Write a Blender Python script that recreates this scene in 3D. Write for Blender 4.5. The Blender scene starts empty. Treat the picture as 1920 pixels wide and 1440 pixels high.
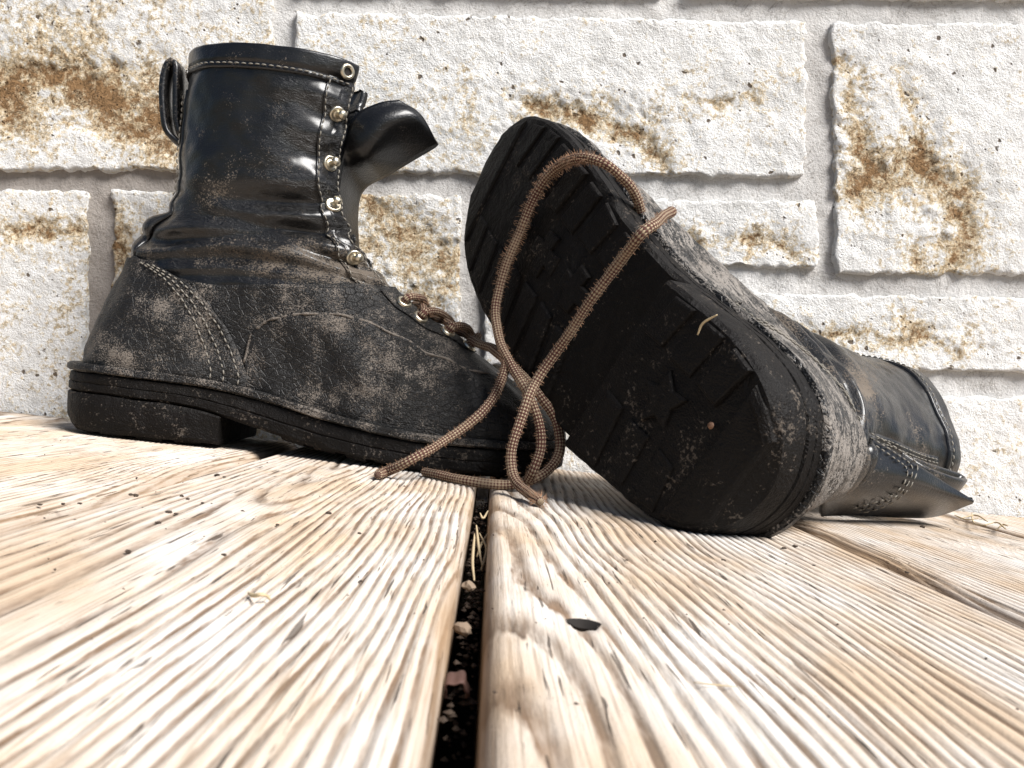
import bpy, bmesh, math, random
import numpy as np
from mathutils import Vector, Matrix, noise

# ------------------------------------------------------------------ camera
scene = bpy.context.scene
F_PX, CAM_H, ROLL = 1600.0, 0.0522, math.atan(0.104)
CR, SR = math.cos(ROLL), math.sin(ROLL)
cam_data = bpy.data.cameras.new('camera')
cam = bpy.data.objects.new('camera', cam_data)
scene.collection.objects.link(cam)
cam.matrix_world = Matrix(((CR, -SR, 0, 0), (0, 0, -1, 0), (SR, CR, 0, CAM_H), (0, 0, 0, 1)))
cam_data.sensor_width = 36.0
cam_data.lens = 36.0 * F_PX / 1920.0
cam_data.shift_x = 35 / 1920.0
cam_data.shift_y = 16 / 1920.0
cam_data.clip_start, cam_data.clip_end = 0.005, 200
cam_data.dof.use_dof = True
cam_data.dof.focus_distance = 0.50
cam_data.dof.aperture_fstop = 40.0
scene.camera = cam
scene.render.resolution_x, scene.render.resolution_y = 1024, 768

# ------------------------------------------------------------------ light
SUN = Vector((0.50, -0.45, 0.74)).normalized()
world = bpy.data.worlds.new('World')
scene.world = world
world.use_nodes = True
wn = world.node_tree
sky = wn.nodes.new('ShaderNodeTexSky')
sky.sky_type = 'NISHITA'
sky.sun_disc = False
sky.sun_elevation = math.asin(SUN.z)
sky.sun_rotation = math.atan2(SUN.x, SUN.y)
bg = wn.nodes['Background']
bg.inputs['Strength'].default_value = 0.05
wn.links.new(sky.outputs[0], bg.inputs['Color'])
sun_d = bpy.data.lights.new('sun', 'SUN')
sun_d.energy = 5.0
sun_d.angle = math.radians(28)
sun_d.color = (1.0, 0.975, 0.945)
sun = bpy.data.objects.new('sun', sun_d)
sun.rotation_euler = SUN.to_track_quat('Z', 'Y').to_euler()
sun.location = (1, -1, 2)
scene.collection.objects.link(sun)
vs = scene.view_settings
vs.view_transform = 'Standard'
vs.look = 'None'
vs.exposure = 0.74
vs.gamma = 1.0
vs.use_curve_mapping = False

# ------------------------------------------------------------------ helpers
WALL_Y = 0.648
R1 = random.Random(7)


def P(px, py, Y):
    """a point of the place, from where it shows in the photograph and its distance"""
    dx, dy = px - 925.0, py - 736.0
    u, v = dx * CR + dy * SR, -dx * SR + dy * CR
    return Vector((u * Y / F_PX, Y, CAM_H - v * Y / F_PX))


def G(px, py, z=0.0):
    dx, dy = px - 925.0, py - 736.0
    v = -dx * SR + dy * CR
    return P(px, py, (CAM_H - z) * F_PX / v)


def link(o, parent=None):
    scene.collection.objects.link(o)
    if parent is not None:
        o.parent = parent
    return o


def tag(o, label=None, cat=None, group=None, kind=None):
    for k, v in (('label', label), ('category', cat), ('group', group), ('kind', kind)):
        if v:
            o[k] = v
    return o


def empty(name, loc=(0, 0, 0)):
    o = bpy.data.objects.new(name, None)
    o.empty_display_size = 0.02
    o.location = loc
    return link(o)


class MB:
    def __init__(self):
        self.v, self.f, self.a, self.uv = [], [], {}, []

    def grid(self, pts, closed_u=False, closed_v=False, flip=False):
        """pts: array (na, nb, 3)"""
        na, nb = pts.shape[:2]
        b = len(self.v)
        self.v.extend(map(tuple, pts.reshape(-1, 3)))
        for i in range(na if closed_u else na - 1):
            for j in range(nb if closed_v else nb - 1):
                i2, j2 = (i + 1) % na, (j + 1) % nb
                q = (b + i * nb + j, b + i2 * nb + j, b + i2 * nb + j2, b + i * nb + j2)
                self.f.append(q[::-1] if flip else q)
        return b

    def tube(self, pts, rad, n=8, cap=True, uvs=None):
        """round tube along a list of Vectors; rad is one number or a list"""
        k = len(pts)
        rad = rad if hasattr(rad, '__len__') else [rad] * k
        b = len(self.v)
        t0 = (pts[1] - pts[0]).normalized()
        ref = Vector((0, 0, 1)) if abs(t0.z) < 0.9 else Vector((1, 0, 0))
        nrm = (ref - t0 * ref.dot(t0)).normalized()
        for i in range(k):
            t = (pts[min(i + 1, k - 1)] - pts[max(i - 1, 0)]).normalized()
            nrm = (nrm - t * nrm.dot(t)).normalized()
            bi = t.cross(nrm)
            for j in range(n):
                a = 2 * math.pi * j / n
                self.v.append(tuple(pts[i] + (nrm * math.cos(a) + bi * math.sin(a)) * rad[i]))
        for i in range(k - 1):
            for j in range(n):
                j2 = (j + 1) % n
                self.f.append((b + i * n + j, b + i * n + j2, b + (i + 1) * n + j2, b + (i + 1) * n + j))
        if cap:
            self.f.append(tuple(b + j for j in range(n))[::-1])
            self.f.append(tuple(b + (k - 1) * n + j for j in range(n)))
        return b

    def lathe(self, prof, origin, axis, n=16):
        """prof: (radius, height) pairs along axis"""
        axis = axis.normalized()
        ref = Vector((0, 0, 1)) if abs(axis.z) < 0.9 else Vector((1, 0, 0))
        e1 = (ref - axis * ref.dot(axis)).normalized()
        e2 = axis.cross(e1)
        b = len(self.v)
        for r, hh in prof:
            for j in range(n):
                a = 2 * math.pi * j / n
                self.v.append(tuple(origin + axis * hh + (e1 * math.cos(a) + e2 * math.sin(a)) * r))
        for i in range(len(prof) - 1):
            for j in range(n):
                j2 = (j + 1) % n
                self.f.append((b + i * n + j, b + i * n + j2, b + (i + 1) * n + j2, b + (i + 1) * n + j))
        return b

    def build(self, name, mat, parent=None, smooth=True, weld=0.0, attrs=None):
        me = bpy.data.meshes.new(name)
        me.from_pydata([tuple(map(float, p)) for p in self.v], [], self.f)
        if attrs:
            for an, vals in attrs.items():
                at = me.attributes.new(an, 'FLOAT', 'POINT')
                at.data.foreach_set('value', np.asarray(vals, dtype=np.float32))
        bm = bmesh.new()
        bm.from_mesh(me)
        if weld:
            bmesh.ops.remove_doubles(bm, verts=bm.verts, dist=weld)
        bmesh.ops.recalc_face_normals(bm, faces=bm.faces)
        bm.to_mesh(me)
        bm.free()
        if smooth:
            me.polygons.foreach_set('use_smooth', [True] * len(me.polygons))
        me.materials.append(mat)
        o = bpy.data.objects.new(name, me)
        return link(o, parent)


def hermite(xk, yk, x):
    """smooth curve through knots"""
    xk, yk, x = np.asarray(xk, float), np.asarray(yk, float), np.asarray(x, float)
    d = np.diff(yk) / np.diff(xk)
    m = np.empty_like(yk)
    m[1:-1] = (d[:-1] + d[1:]) / 2
    m[0], m[-1] = d[0], d[-1]
    xx = np.clip(x, xk[0], xk[-1])
    i = np.clip(np.searchsorted(xk, xx, side='right') - 1, 0, len(xk) - 2)
    hh = xk[i + 1] - xk[i]
    t = (xx - xk[i]) / hh
    return ((2 * t**3 - 3 * t**2 + 1) * yk[i] + (t**3 - 2 * t**2 + t) * hh * m[i]
            + (-2 * t**3 + 3 * t**2) * yk[i + 1] + (t**3 - t**2) * hh * m[i + 1])


def sstep(a, b, x):
    t = np.clip((np.asarray(x, float) - a) / (b - a), 0, 1)
    return t * t * (3 - 2 * t)


def spline(pts, step=0.002):
    """Catmull-Rom through Vectors, about evenly spaced"""
    P_ = [pts[0] * 2 - pts[1]] + list(pts) + [pts[-1] * 2 - pts[-2]]
    dense = []
    for i in range(1, len(P_) - 2):
        p0, p1, p2, p3 = P_[i - 1:i + 3]
        n = max(4, int((p2 - p1).length / (step * 0.25)))
        for k in range(n):
            t = k / n
            dense.append(0.5 * ((2 * p1) + (p2 - p0) * t + (2 * p0 - 5 * p1 + 4 * p2 - p3) * t * t
                                + (3 * p1 - p0 - 3 * p2 + p3) * t**3))
    dense.append(pts[-1])
    out, acc = [dense[0]], 0.0
    for a, b in zip(dense, dense[1:]):
        acc += (b - a).length
        if acc >= step:
            out.append(b)
            acc = 0.0
    return out


def fbm(x, y, z, o=4):
    return noise.fractal(Vector((x, y, z)), 1.0, 2.0, o)


# ------------------------------------------------------------------ materials
def new_mat(name):
    m = bpy.data.materials.new(name)
    m.use_nodes = True
    nt = m.node_tree
    return m, nt, nt.nodes['Principled BSDF']


class NT:
    """a few words for node graphs"""
    def __init__(self, nt):
        self.nt = nt

    def n(self, t, **kw):
        nd = self.nt.nodes.new(t)
        for k, v in kw.items():
            setattr(nd, k, v)
        return nd

    def l(self, a, b):
        self.nt.links.new(a, b)

    def coord(self, scale=(1, 1, 1), which='Object'):
        tc = self.n('ShaderNodeTexCoord')
        mp = self.n('ShaderNodeMapping')
        mp.inputs['Scale'].default_value = scale
        self.l(tc.outputs[which], mp.inputs['Vector'])
        return mp.outputs['Vector']

    def noise(self, vec, scale, detail=4.0, rough=0.55, dist=0.0):
        nd = self.n('ShaderNodeTexNoise')
        nd.inputs['Scale'].default_value = scale
        nd.inputs['Detail'].default_value = detail
        nd.inputs['Roughness'].default_value = rough
        nd.inputs['Distortion'].default_value = dist
        self.l(vec, nd.inputs['Vector'])
        return nd.outputs['Fac']

    def voro(self, vec, scale, feature='F1'):
        nd = self.n('ShaderNodeTexVoronoi', feature=feature)
        nd.inputs['Scale'].default_value = scale
        self.l(vec, nd.inputs['Vector'])
        return nd.outputs['Distance']

    def ramp(self, fac, stops, interp='LINEAR'):
        nd = self.n('ShaderNodeValToRGB')
        cr = nd.color_ramp
        cr.interpolation = interp
        while len(cr.elements) < len(stops):
            cr.elements.new(0.5)
        for e, (p, c) in zip(cr.elements, stops):
            e.position = p
            e.color = (c, c, c, 1) if not hasattr(c, '__len__') else (*c, 1)
        self.l(fac, nd.inputs['Fac'])
        return nd.outputs['Color']

    def math(self, op, a, b=None, clamp=False):
        nd = self.n('ShaderNodeMath', operation=op, use_clamp=clamp)
        for i, q in enumerate((a, b)):
            if q is None:
                continue
            if isinstance(q, (int, float)):
                nd.inputs[i].default_value = q
            else:
                self.l(q, nd.inputs[i])
        return nd.outputs[0]

    def mix(self, fac, a, b, blend='MIX'):
        nd = self.n('ShaderNodeMix', data_type='RGBA', blend_type=blend)
        for q, s in ((fac, nd.inputs[0]), (a, nd.inputs[6]), (b, nd.inputs[7])):
            if isinstance(q, (int, float)):
                s.default_value = q
            elif isinstance(q, tuple):
                s.default_value = (*q, 1)
            else:
                self.l(q, s)
        return nd.outputs[2]

    def attr(self, name):
        return self.n('ShaderNodeAttribute', attribute_name=name).outputs['Fac']

    def bump(self, height, strength, dist, normal=None):
        nd = self.n('ShaderNodeBump')
        nd.inputs['Strength'].default_value = strength
        nd.inputs['Distance'].default_value = dist
        self.l(height, nd.inputs['Height'])
        if normal is not None:
            self.l(normal, nd.inputs['Normal'])
        return nd.outputs['Normal']


def leather_mat(name, base=(0.006, 0.006, 0.007), rough=0.3, dustcol=(0.20, 0.17, 0.14), grain=1.0, speck=420.0,
                crack=0.0, spec=0.5, coat=0.0, streak=0.0, mud=0.0):
    """black leather; the vertex value 'dust' says how dirty and scuffed the hide is there"""
    m, nt, bs = new_mat(name)
    k = NT(nt)
    v = k.coord()
    d = k.attr('dust')
    big = k.math('ADD', k.math('MULTIPLY', k.math('SUBTRACT', k.noise(v, 40, 8, 0.70), 0.5), 3.2), 0.5)
    mid = k.noise(v, 130, 5, 0.7)
    fine = k.noise(v, speck * 2.2, 3, 0.7)
    s = k.math('ADD', k.math('MULTIPLY', big, 0.55), k.math('MULTIPLY', mid, 0.45))
    s = k.math('ADD', s, k.math('MULTIPLY', k.math('SUBTRACT', fine, 0.5), 1.7))
    if streak:
        sk1 = k.noise(k.coord((30, 160, 260)), 1.0, 6, 0.7, 1.0)
        sk2 = k.noise(k.coord((60, 420, 700)), 1.0, 4, 0.7, 0.6)
        s = k.math('ADD', s, k.math('MULTIPLY', k.math('SUBTRACT', k.math('ADD', sk1, sk2), 1.0), streak * 1.6))
    s = k.math('ADD', s, k.math('SUBTRACT', d, 1.0))
    mask = k.ramp(s, [(0.0, 0.0), (0.05, 0.3), (0.20, 1.0)])
    # thin scratches
    sc = k.coord((1.0, 1.0, 6.0))
    scr = k.noise(sc, 90, 3, 0.5, 1.5)
    scr = k.ramp(scr, [(0.495, 0.0), (0.5, 1.0), (0.505, 0.0)])
    brk = k.ramp(k.noise(v, 60, 2, 0.5), [(0.60, 0.0), (0.68, 1.0)])
    scr = k.math('MULTIPLY', scr, brk)
    scr = k.math('MULTIPLY', scr, 0.35)
    allm = k.math('MAXIMUM', mask, scr)
    tint = k.mix(k.noise(v, 55, 3, 0.6), dustcol, tuple(c * w for c, w in zip(dustcol, (0.55, 0.5, 0.45))))
    col = k.mix(k.math('MULTIPLY', allm, 0.8), base, tint)
    k.l(col, bs.inputs['Base Color'])
    rv = k.math('ADD', k.math('MULTIPLY', mid, 0.22), rough - 0.11)
    rr = k.mix(allm, rv, (0.85, 0.85, 0.85))
    k.l(rr, bs.inputs['Roughness'])
    bs.inputs['Specular IOR Level'].default_value = spec
    if coat:
        cw = k.mix(allm, (coat,) * 3, (0.0, 0.0, 0.0))
        k.l(cw, bs.inputs['Coat Weight'])
        bs.inputs['Coat Roughness'].default_value = 0.24
    hgt = k.voro(v, 900)
    wr = k.noise(k.coord((1, 1, 2.2)), 190, 5, 0.65, 0.8)
    hh = k.math('ADD', k.math('MULTIPLY', hgt, 0.35 * grain), k.math('MULTIPLY', wr, 0.8 * grain))
    if crack:
        cr = k.voro(k.coord((1, 1, 1.4)), 170, 'DISTANCE_TO_EDGE')
        cr = k.ramp(cr, [(0.0, 0.0), (0.06, 1.0)])
        hh = k.math('ADD', hh, k.math('MULTIPLY', cr, crack))
    hh = k.math('ADD', hh, k.math('MULTIPLY', mask, 0.25))
    if mud:
        hh = k.math('ADD', hh, k.math('MULTIPLY', k.noise(v, 70, 6, 0.65, 0.8), mud))
    cs = k.attr('crease')
    c1 = k.noise(k.coord((70, 70, 200)), 1.0, 4, 0.6, 1.6)
    c2 = k.noise(k.coord((200, 200, 460)), 1.0, 4, 0.6, 1.6)
    c1 = k.math('ABSOLUTE', k.math('SUBTRACT', c1, 0.5))
    c2 = k.math('ABSOLUTE', k.math('SUBTRACT', c2, 0.5))
    cc_ = k.math('ADD', k.math('MULTIPLY', c1, 14.0), k.math('MULTIPLY', c2, 6.0))
    hh = k.math('ADD', hh, k.math('MULTIPLY', cc_, cs))
    k.l(k.bump(hh, 0.6, 0.0009), bs.inputs['Normal'])
    return m


def simple_mat(name, col, rough=0.6, metal=0.0, var=0.25, scale=200, bump=0.0, spec=0.5):
    m, nt, bs = new_mat(name)
    k = NT(nt)
    f = k.noise(k.coord(), scale, 5, 0.6)
    k.l(k.mix(f, tuple(c * (1 - var) for c in col), tuple(min(1, c * (1 + var)) for c in col)), bs.inputs['Base Color'])
    bs.inputs['Roughness'].default_value = rough
    bs.inputs['Metallic'].default_value = metal
    bs.inputs['Specular IOR Level'].default_value = spec
    if bump:
        k.l(k.bump(f, bump, 0.001), bs.inputs['Normal'])
    return m


def wood_mat():
    """weathered softwood: 'ring' is the growth-ring coordinate of the board"""
    m, nt, bs = new_mat('weathered_wood')
    k = NT(nt)
    ring = k.attr('ring')
    v = k.coord((1, 1, 1))
    fib = k.noise(k.coord((420, 14, 420)), 1.0, 5, 0.6)
    fib2 = k.noise(k.coord((150, 22, 150)), 1.0, 4, 0.65)
    wob = k.math('ADD', k.math('MULTIPLY', k.math('SUBTRACT', fib, 0.5), 0.40), k.math('MULTIPLY', k.math('SUBTRACT', fib2, 0.5), 0.35))
    fr = k.math('FRACT', k.math('ADD', ring, wob))
    band = k.ramp(fr, [(0.0, 1.0), (0.18, 0.9), (0.30, 0.35), (0.46, 0.0), (0.90, 0.05), (1.0, 1.0)])
    patch = k.noise(k.coord((22, 9, 22)), 1.0, 4, 0.6)
    patch2 = k.noise(k.coord((60, 30, 60)), 1.0, 5, 0.65)
    bleach = k.mix(k.ramp(patch, [(0.34, 0.0), (0.60, 1.0)]), (0.66, 0.63, 0.59), (0.52, 0.405, 0.295))
    tan = k.mix(k.ramp(patch2, [(0.3, 0.0), (0.7, 1.0)]), (0.20, 0.125, 0.075), (0.10, 0.073, 0.054))
    bandm = k.math('MULTIPLY', band, k.ramp(fib2, [(0.36, 0.25), (0.58, 1.0)]))
    col = k.mix(bandm, bleach, tan)
    # fine fibre streaks, dark checks
    st = k.ramp(k.noise(k.coord((1100, 16, 1100)), 1.0, 4, 0.7), [(0.36, 1.0), (0.50, 0.0)])
    col = k.mix(k.math('MULTIPLY', st, 0.55), col, (0.20, 0.14, 0.09))
    chk = k.noise(k.coord((700, 26, 700)), 1.0, 3, 0.5, 0.3)
    chk = k.ramp(chk, [(0.32, 1.0), (0.36, 0.0)])
    col = k.mix(k.math('MULTIPLY', chk, 0.8), col, (0.05, 0.035, 0.025))
    grit = k.ramp(k.noise(v, 900, 3, 0.7), [(0.33, 1.0), (0.40, 0.0)])
    grit = k.math('MULTIPLY', grit, k.ramp(k.noise(v, 38, 3, 0.6), [(0.5, 0.0), (0.66, 1.0)]))
    col = k.mix(k.math('MULTIPLY', grit, 0.6), col, (0.10, 0.07, 0.05))
    col = k.mix(k.math('MULTIPLY', k.attr('edge'), 0.75), col, k.mix(fib2, (0.16, 0.095, 0.05), (0.40, 0.27, 0.16)))
    k.l(col, bs.inputs['Base Color'])
    bs.inputs['Roughness'].default_value = 0.8
    bs.inputs['Specular IOR Level'].default_value = 0.25
    hgt = k.math('SUBTRACT', k.math('MULTIPLY', fib, 0.8), k.math('MULTIPLY', chk, 0.6))
    hgt = k.math('ADD', hgt, k.math('MULTIPLY', k.noise(v, 1100, 3, 0.6), 0.25))
    k.l(k.bump(hgt, 0.7, 0.0010), bs.inputs['Normal'])
    return m


def stone_mat():
    m, nt, bs = new_mat('limestone')
    k = NT(nt)
    v = k.coord()
    stain = k.attr('stain')
    big = k.noise(v, 9, 6, 0.62)
    mid = k.noise(v, 42, 8, 0.72, 0.6)
    fine = k.noise(v, 260, 6, 0.72)
    vf = k.noise(v, 760, 3, 0.7)
    base = k.mix(k.ramp(mid, [(0.35, 0.0), (0.62, 1.0)]), (0.60, 0.59, 0.57), (0.80, 0.795, 0.785))
    s = k.math('ADD', k.math('MULTIPLY', mid, 0.75), k.math('MULTIPLY', k.math('SUBTRACT', fine, 0.5), 1.5))
    s = k.math('ADD', s, k.math('MULTIPLY', k.math('SUBTRACT', big, 0.5), 0.5))
    s = k.math('ADD', s, k.math('MULTIPLY', stain, 1.25))
    och = k.ramp(s, [(0.50, 0.0), (0.62, 0.55), (0.80, 0.85), (1.05, 1.0)])
    ochc = k.ramp(s, [(0.50, (0.68, 0.57, 0.36)), (0.74, (0.56, 0.41, 0.21)), (0.96, (0.26, 0.155, 0.075))])
    col = k.mix(och, base, ochc)
    # pits and cracks, dense where the face is stained and broken
    pv = k.voro(v, 190)
    pits = k.math('MULTIPLY', k.ramp(pv, [(0.10, 1.0), (0.20, 0.0)]),
                  k.ramp(k.math('ADD', k.noise(v, 60, 3, 0.6), k.math('MULTIPLY', stain, 0.30)), [(0.58, 0.0), (0.66, 1.0)]))
    cr = k.ramp(k.math('ABSOLUTE', k.math('SUBTRACT', k.noise(v, 120, 6, 0.72, 1.2), 0.5)), [(0.0, 1.0), (0.018, 0.0)])
    crm = k.ramp(s, [(0.52, 0.0), (0.78, 1.0)])
    wv = k.n('ShaderNodeVectorMath', operation='ADD')
    k.l(v, wv.inputs[0])
    ns = k.n('ShaderNodeTexNoise')
    ns.inputs['Scale'].default_value = 200
    k.l(v, ns.inputs['Vector'])
    sc2 = k.n('ShaderNodeVectorMath', operation='SCALE')
    sc2.inputs['Scale'].default_value = 0.006
    k.l(ns.outputs['Color'], sc2.inputs[0])
    k.l(sc2.outputs[0], wv.inputs[1])
    pv2 = k.voro(wv.outputs[0], 62)
    big_p = k.ramp(pv2, [(0.07, 1.0), (0.12, 0.0)])
    pits = k.math('MAXIMUM', pits, big_p)
    dark = k.math('MAXIMUM', pits, k.math('MULTIPLY', cr, crm))
    col = k.mix(k.math('MULTIPLY', dark, 0.9), col, (0.075, 0.045, 0.022))
    spk = k.ramp(vf, [(0.30, 1.0), (0.38, 0.0)])
    col = k.mix(k.math('MULTIPLY', spk, 0.28), col, (0.30, 0.24, 0.17))
    k.l(col, bs.inputs['Base Color'])
    bs.inputs['Roughness'].default_value = 0.92
    bs.inputs['Specular IOR Level'].default_value = 0.15
    hgt = k.math('ADD', k.math('MULTIPLY', fine, 1.25), k.math('MULTIPLY', vf, 0.6))
    hgt = k.math('ADD', hgt, k.math('MULTIPLY', mid, 0.6))
    hgt = k.math('SUBTRACT', hgt, k.math('MULTIPLY', dark, 0.9))
    k.l(k.bump(hgt, 0.85, 0.0028), bs.inputs['Normal'])
    return m


def mortar_mat():
    m, nt, bs = new_mat('mortar')
    k = NT(nt)
    v = k.coord()
    a = k.noise(v, 5, 3, 0.6)
    b = k.noise(v, 420, 5, 0.7)
    c = k.noise(v, 60, 5, 0.65)
    col = k.mix(k.ramp(a, [(0.38, 0.0), (0.62, 1.0)]), (0.42, 0.405, 0.39), (0.62, 0.61, 0.595))
    col = k.mix(k.math('MULTIPLY', k.attr('left_dark'), 0.85), col, (0.235, 0.205, 0.18))  # darker, browner mortar towards the lower left of the wall
    ck = k.math('ABSOLUTE', k.math('SUBTRACT', k.noise(v, 24, 6, 0.7, 0.8), 0.5))
    col = k.mix(k.ramp(ck, [(0.0, 0.55), (0.012, 0.0)]), col, (0.16, 0.14, 0.12))
    col = k.mix(k.math('MULTIPLY', k.ramp(b, [(0.3, 1.0), (0.42, 0.0)]), 0.5), col, (0.28, 0.23, 0.19))
    k.l(col, bs.inputs['Base Color'])
    bs.inputs['Roughness'].default_value = 0.95
    bs.inputs['Specular IOR Level'].default_value = 0.1
    k.l(k.bump(k.math('ADD', b, c), 0.8, 0.0020), bs.inputs['Normal'])
    return m


def lace_mat():
    m, nt, bs = new_mat('braided_lace')
    k = NT(nt)
    uv = k.n('ShaderNodeUVMap', uv_map='braid')
    sep = k.n('ShaderNodeSeparateXYZ')
    k.l(uv.outputs[0], sep.inputs[0])
    a = k.math('MULTIPLY', sep.outputs[0], 2 * math.pi * 5)
    b = k.math('MULTIPLY', sep.outputs[1], 2 * math.pi)
    p = k.math('SINE', k.math('ADD', a, b))
    q = k.math('SINE', k.math('SUBTRACT', a, b))
    w = k.math('MULTIPLY', p, q)
    v = k.coord()
    n1 = k.noise(v, 700, 4, 0.7)
    n2 = k.noise(v, 38, 3, 0.6)
    sel = k.math('ADD', w, k.math('MULTIPLY', k.math('SUBTRACT', n1, 0.5), 1.4))
    sel = k.math('ADD', sel, k.math('MULTIPLY', k.math('SUBTRACT', n2, 0.5), 2.2))
    t = k.ramp(k.math('ADD', k.math('MULTIPLY', sel, 0.5), 0.5), [(0.32, 0.0), (0.62, 1.0)])
    col = k.mix(t, (0.095, 0.036, 0.030), (0.37, 0.285, 0.195))
    groove = k.math('MULTIPLY', k.math('ABSOLUTE', p), k.math('ABSOLUTE', q))
    col = k.mix(k.ramp(groove, [(0.0, 0.8), (0.14, 0.0)]), col, (0.06, 0.03, 0.02))
    k.l(col, bs.inputs['Base Color'])
    bs.inputs['Roughness'].default_value = 0.9
    bs.inputs['Specular IOR Level'].default_value = 0.2
    hgt = k.math('ADD', k.ramp(groove, [(0.0, 0.0), (0.5, 1.0)]), k.math('MULTIPLY', n1, 0.4))
    k.l(k.bump(hgt, 0.9, 0.0008), bs.inputs['Normal'])
    return m


M = {
    'shaft': leather_mat('polished_black_leather', base=(0.0035, 0.0033, 0.0035), rough=0.38, grain=0.6, spec=0.22, coat=0.65),
    'vamp': leather_mat('dusty_worn_leather', base=(0.005, 0.0046, 0.0044), rough=0.5, dustcol=(0.225, 0.198, 0.172), spec=0.35, crack=0.8, speck=520, grain=1.5),
    'vamp_pale': leather_mat('chalky_worn_leather', base=(0.005, 0.0048, 0.0048), rough=0.4, dustcol=(0.31, 0.288, 0.265), crack=0.9, speck=380, grain=2.0, spec=0.35, streak=1.0),
    'rubber': leather_mat('scuffed_black_rubber', base=(0.0035, 0.0026, 0.0021), rough=0.6, dustcol=(0.13, 0.112, 0.095), grain=1.4, speck=240, spec=0.16, mud=5.0),
    'lining': simple_mat('dark_lining', (0.018, 0.014, 0.011), 0.9, bump=0.4),
    'thread': simple_mat('stitch_thread', (0.17, 0.155, 0.13), 0.8, var=0.5, scale=300),
    'brass': simple_mat('tarnished_brass', (0.52, 0.47, 0.37), 0.36, 1.0, var=0.45, scale=400),
    'wood': wood_mat(), 'stone': stone_mat(), 'mortar': mortar_mat(), 'lace': lace_mat(),
    'fibre': simple_mat('lace_fibre', (0.30, 0.17, 0.10), 0.9, var=0.5, scale=60),
    'soil': simple_mat('dark_soil', (0.03, 0.022, 0.016), 0.95, var=0.5, scale=40, bump=0.6),
    'straw': simple_mat('dry_straw', (0.42, 0.33, 0.20), 0.85, var=0.35, scale=90),
    'leaf': simple_mat('curled_brown_leaf', (0.09, 0.045, 0.035), 0.7, var=0.4, scale=120),
    'chip': simple_mat('pale_wood_chip', (0.20, 0.145, 0.10), 0.85, var=0.25, scale=150, bump=0.4),
    'tongue': leather_mat('glossy_tongue_leather', base=(0.003, 0.003, 0.0033), rough=0.34, grain=0.9, spec=0.2, coat=0.5),
    'crumb': simple_mat('dark_crumb', (0.045, 0.030, 0.020), 0.9, var=0.4, scale=300),
    'rust': simple_mat('rusty_nail', (0.16, 0.085, 0.05), 0.6, 0.3, var=0.4),
    'hole': simple_mat('hole_shade', (0.010, 0.007, 0.005), 0.9),  # near-black paints the shade inside the nail hole and eyelets
}

# ------------------------------------------------------------------ deck and ground
g = MB()
g.grid(np.array([[(x, y, -0.11) for y in (-2.5, 0.75)] for x in (-2.5, 2.5)]))
tag(g.build('ground', M['soil'], smooth=False), kind='structure')

dk = MB()
for y in (-1.0, -0.45, 0.02, 0.60):
    b = [(x, y + dy, z) for x in (-0.95, 0.95) for dy in (0, 0.045) for z in (-0.10, -0.0305)]
    i = len(dk.v)
    dk.v += b
    dk.f += [tuple(i + q for q in fc) for fc in ((0, 1, 3, 2), (4, 6, 7, 5), (0, 4, 5, 1), (2, 3, 7, 6), (0, 2, 6, 4), (1, 5, 7, 3))]
deck = tag(dk.build('deck', M['wood'], smooth=False, attrs={'ring': [0.5] * len(dk.v)}), kind='structure')


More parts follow.
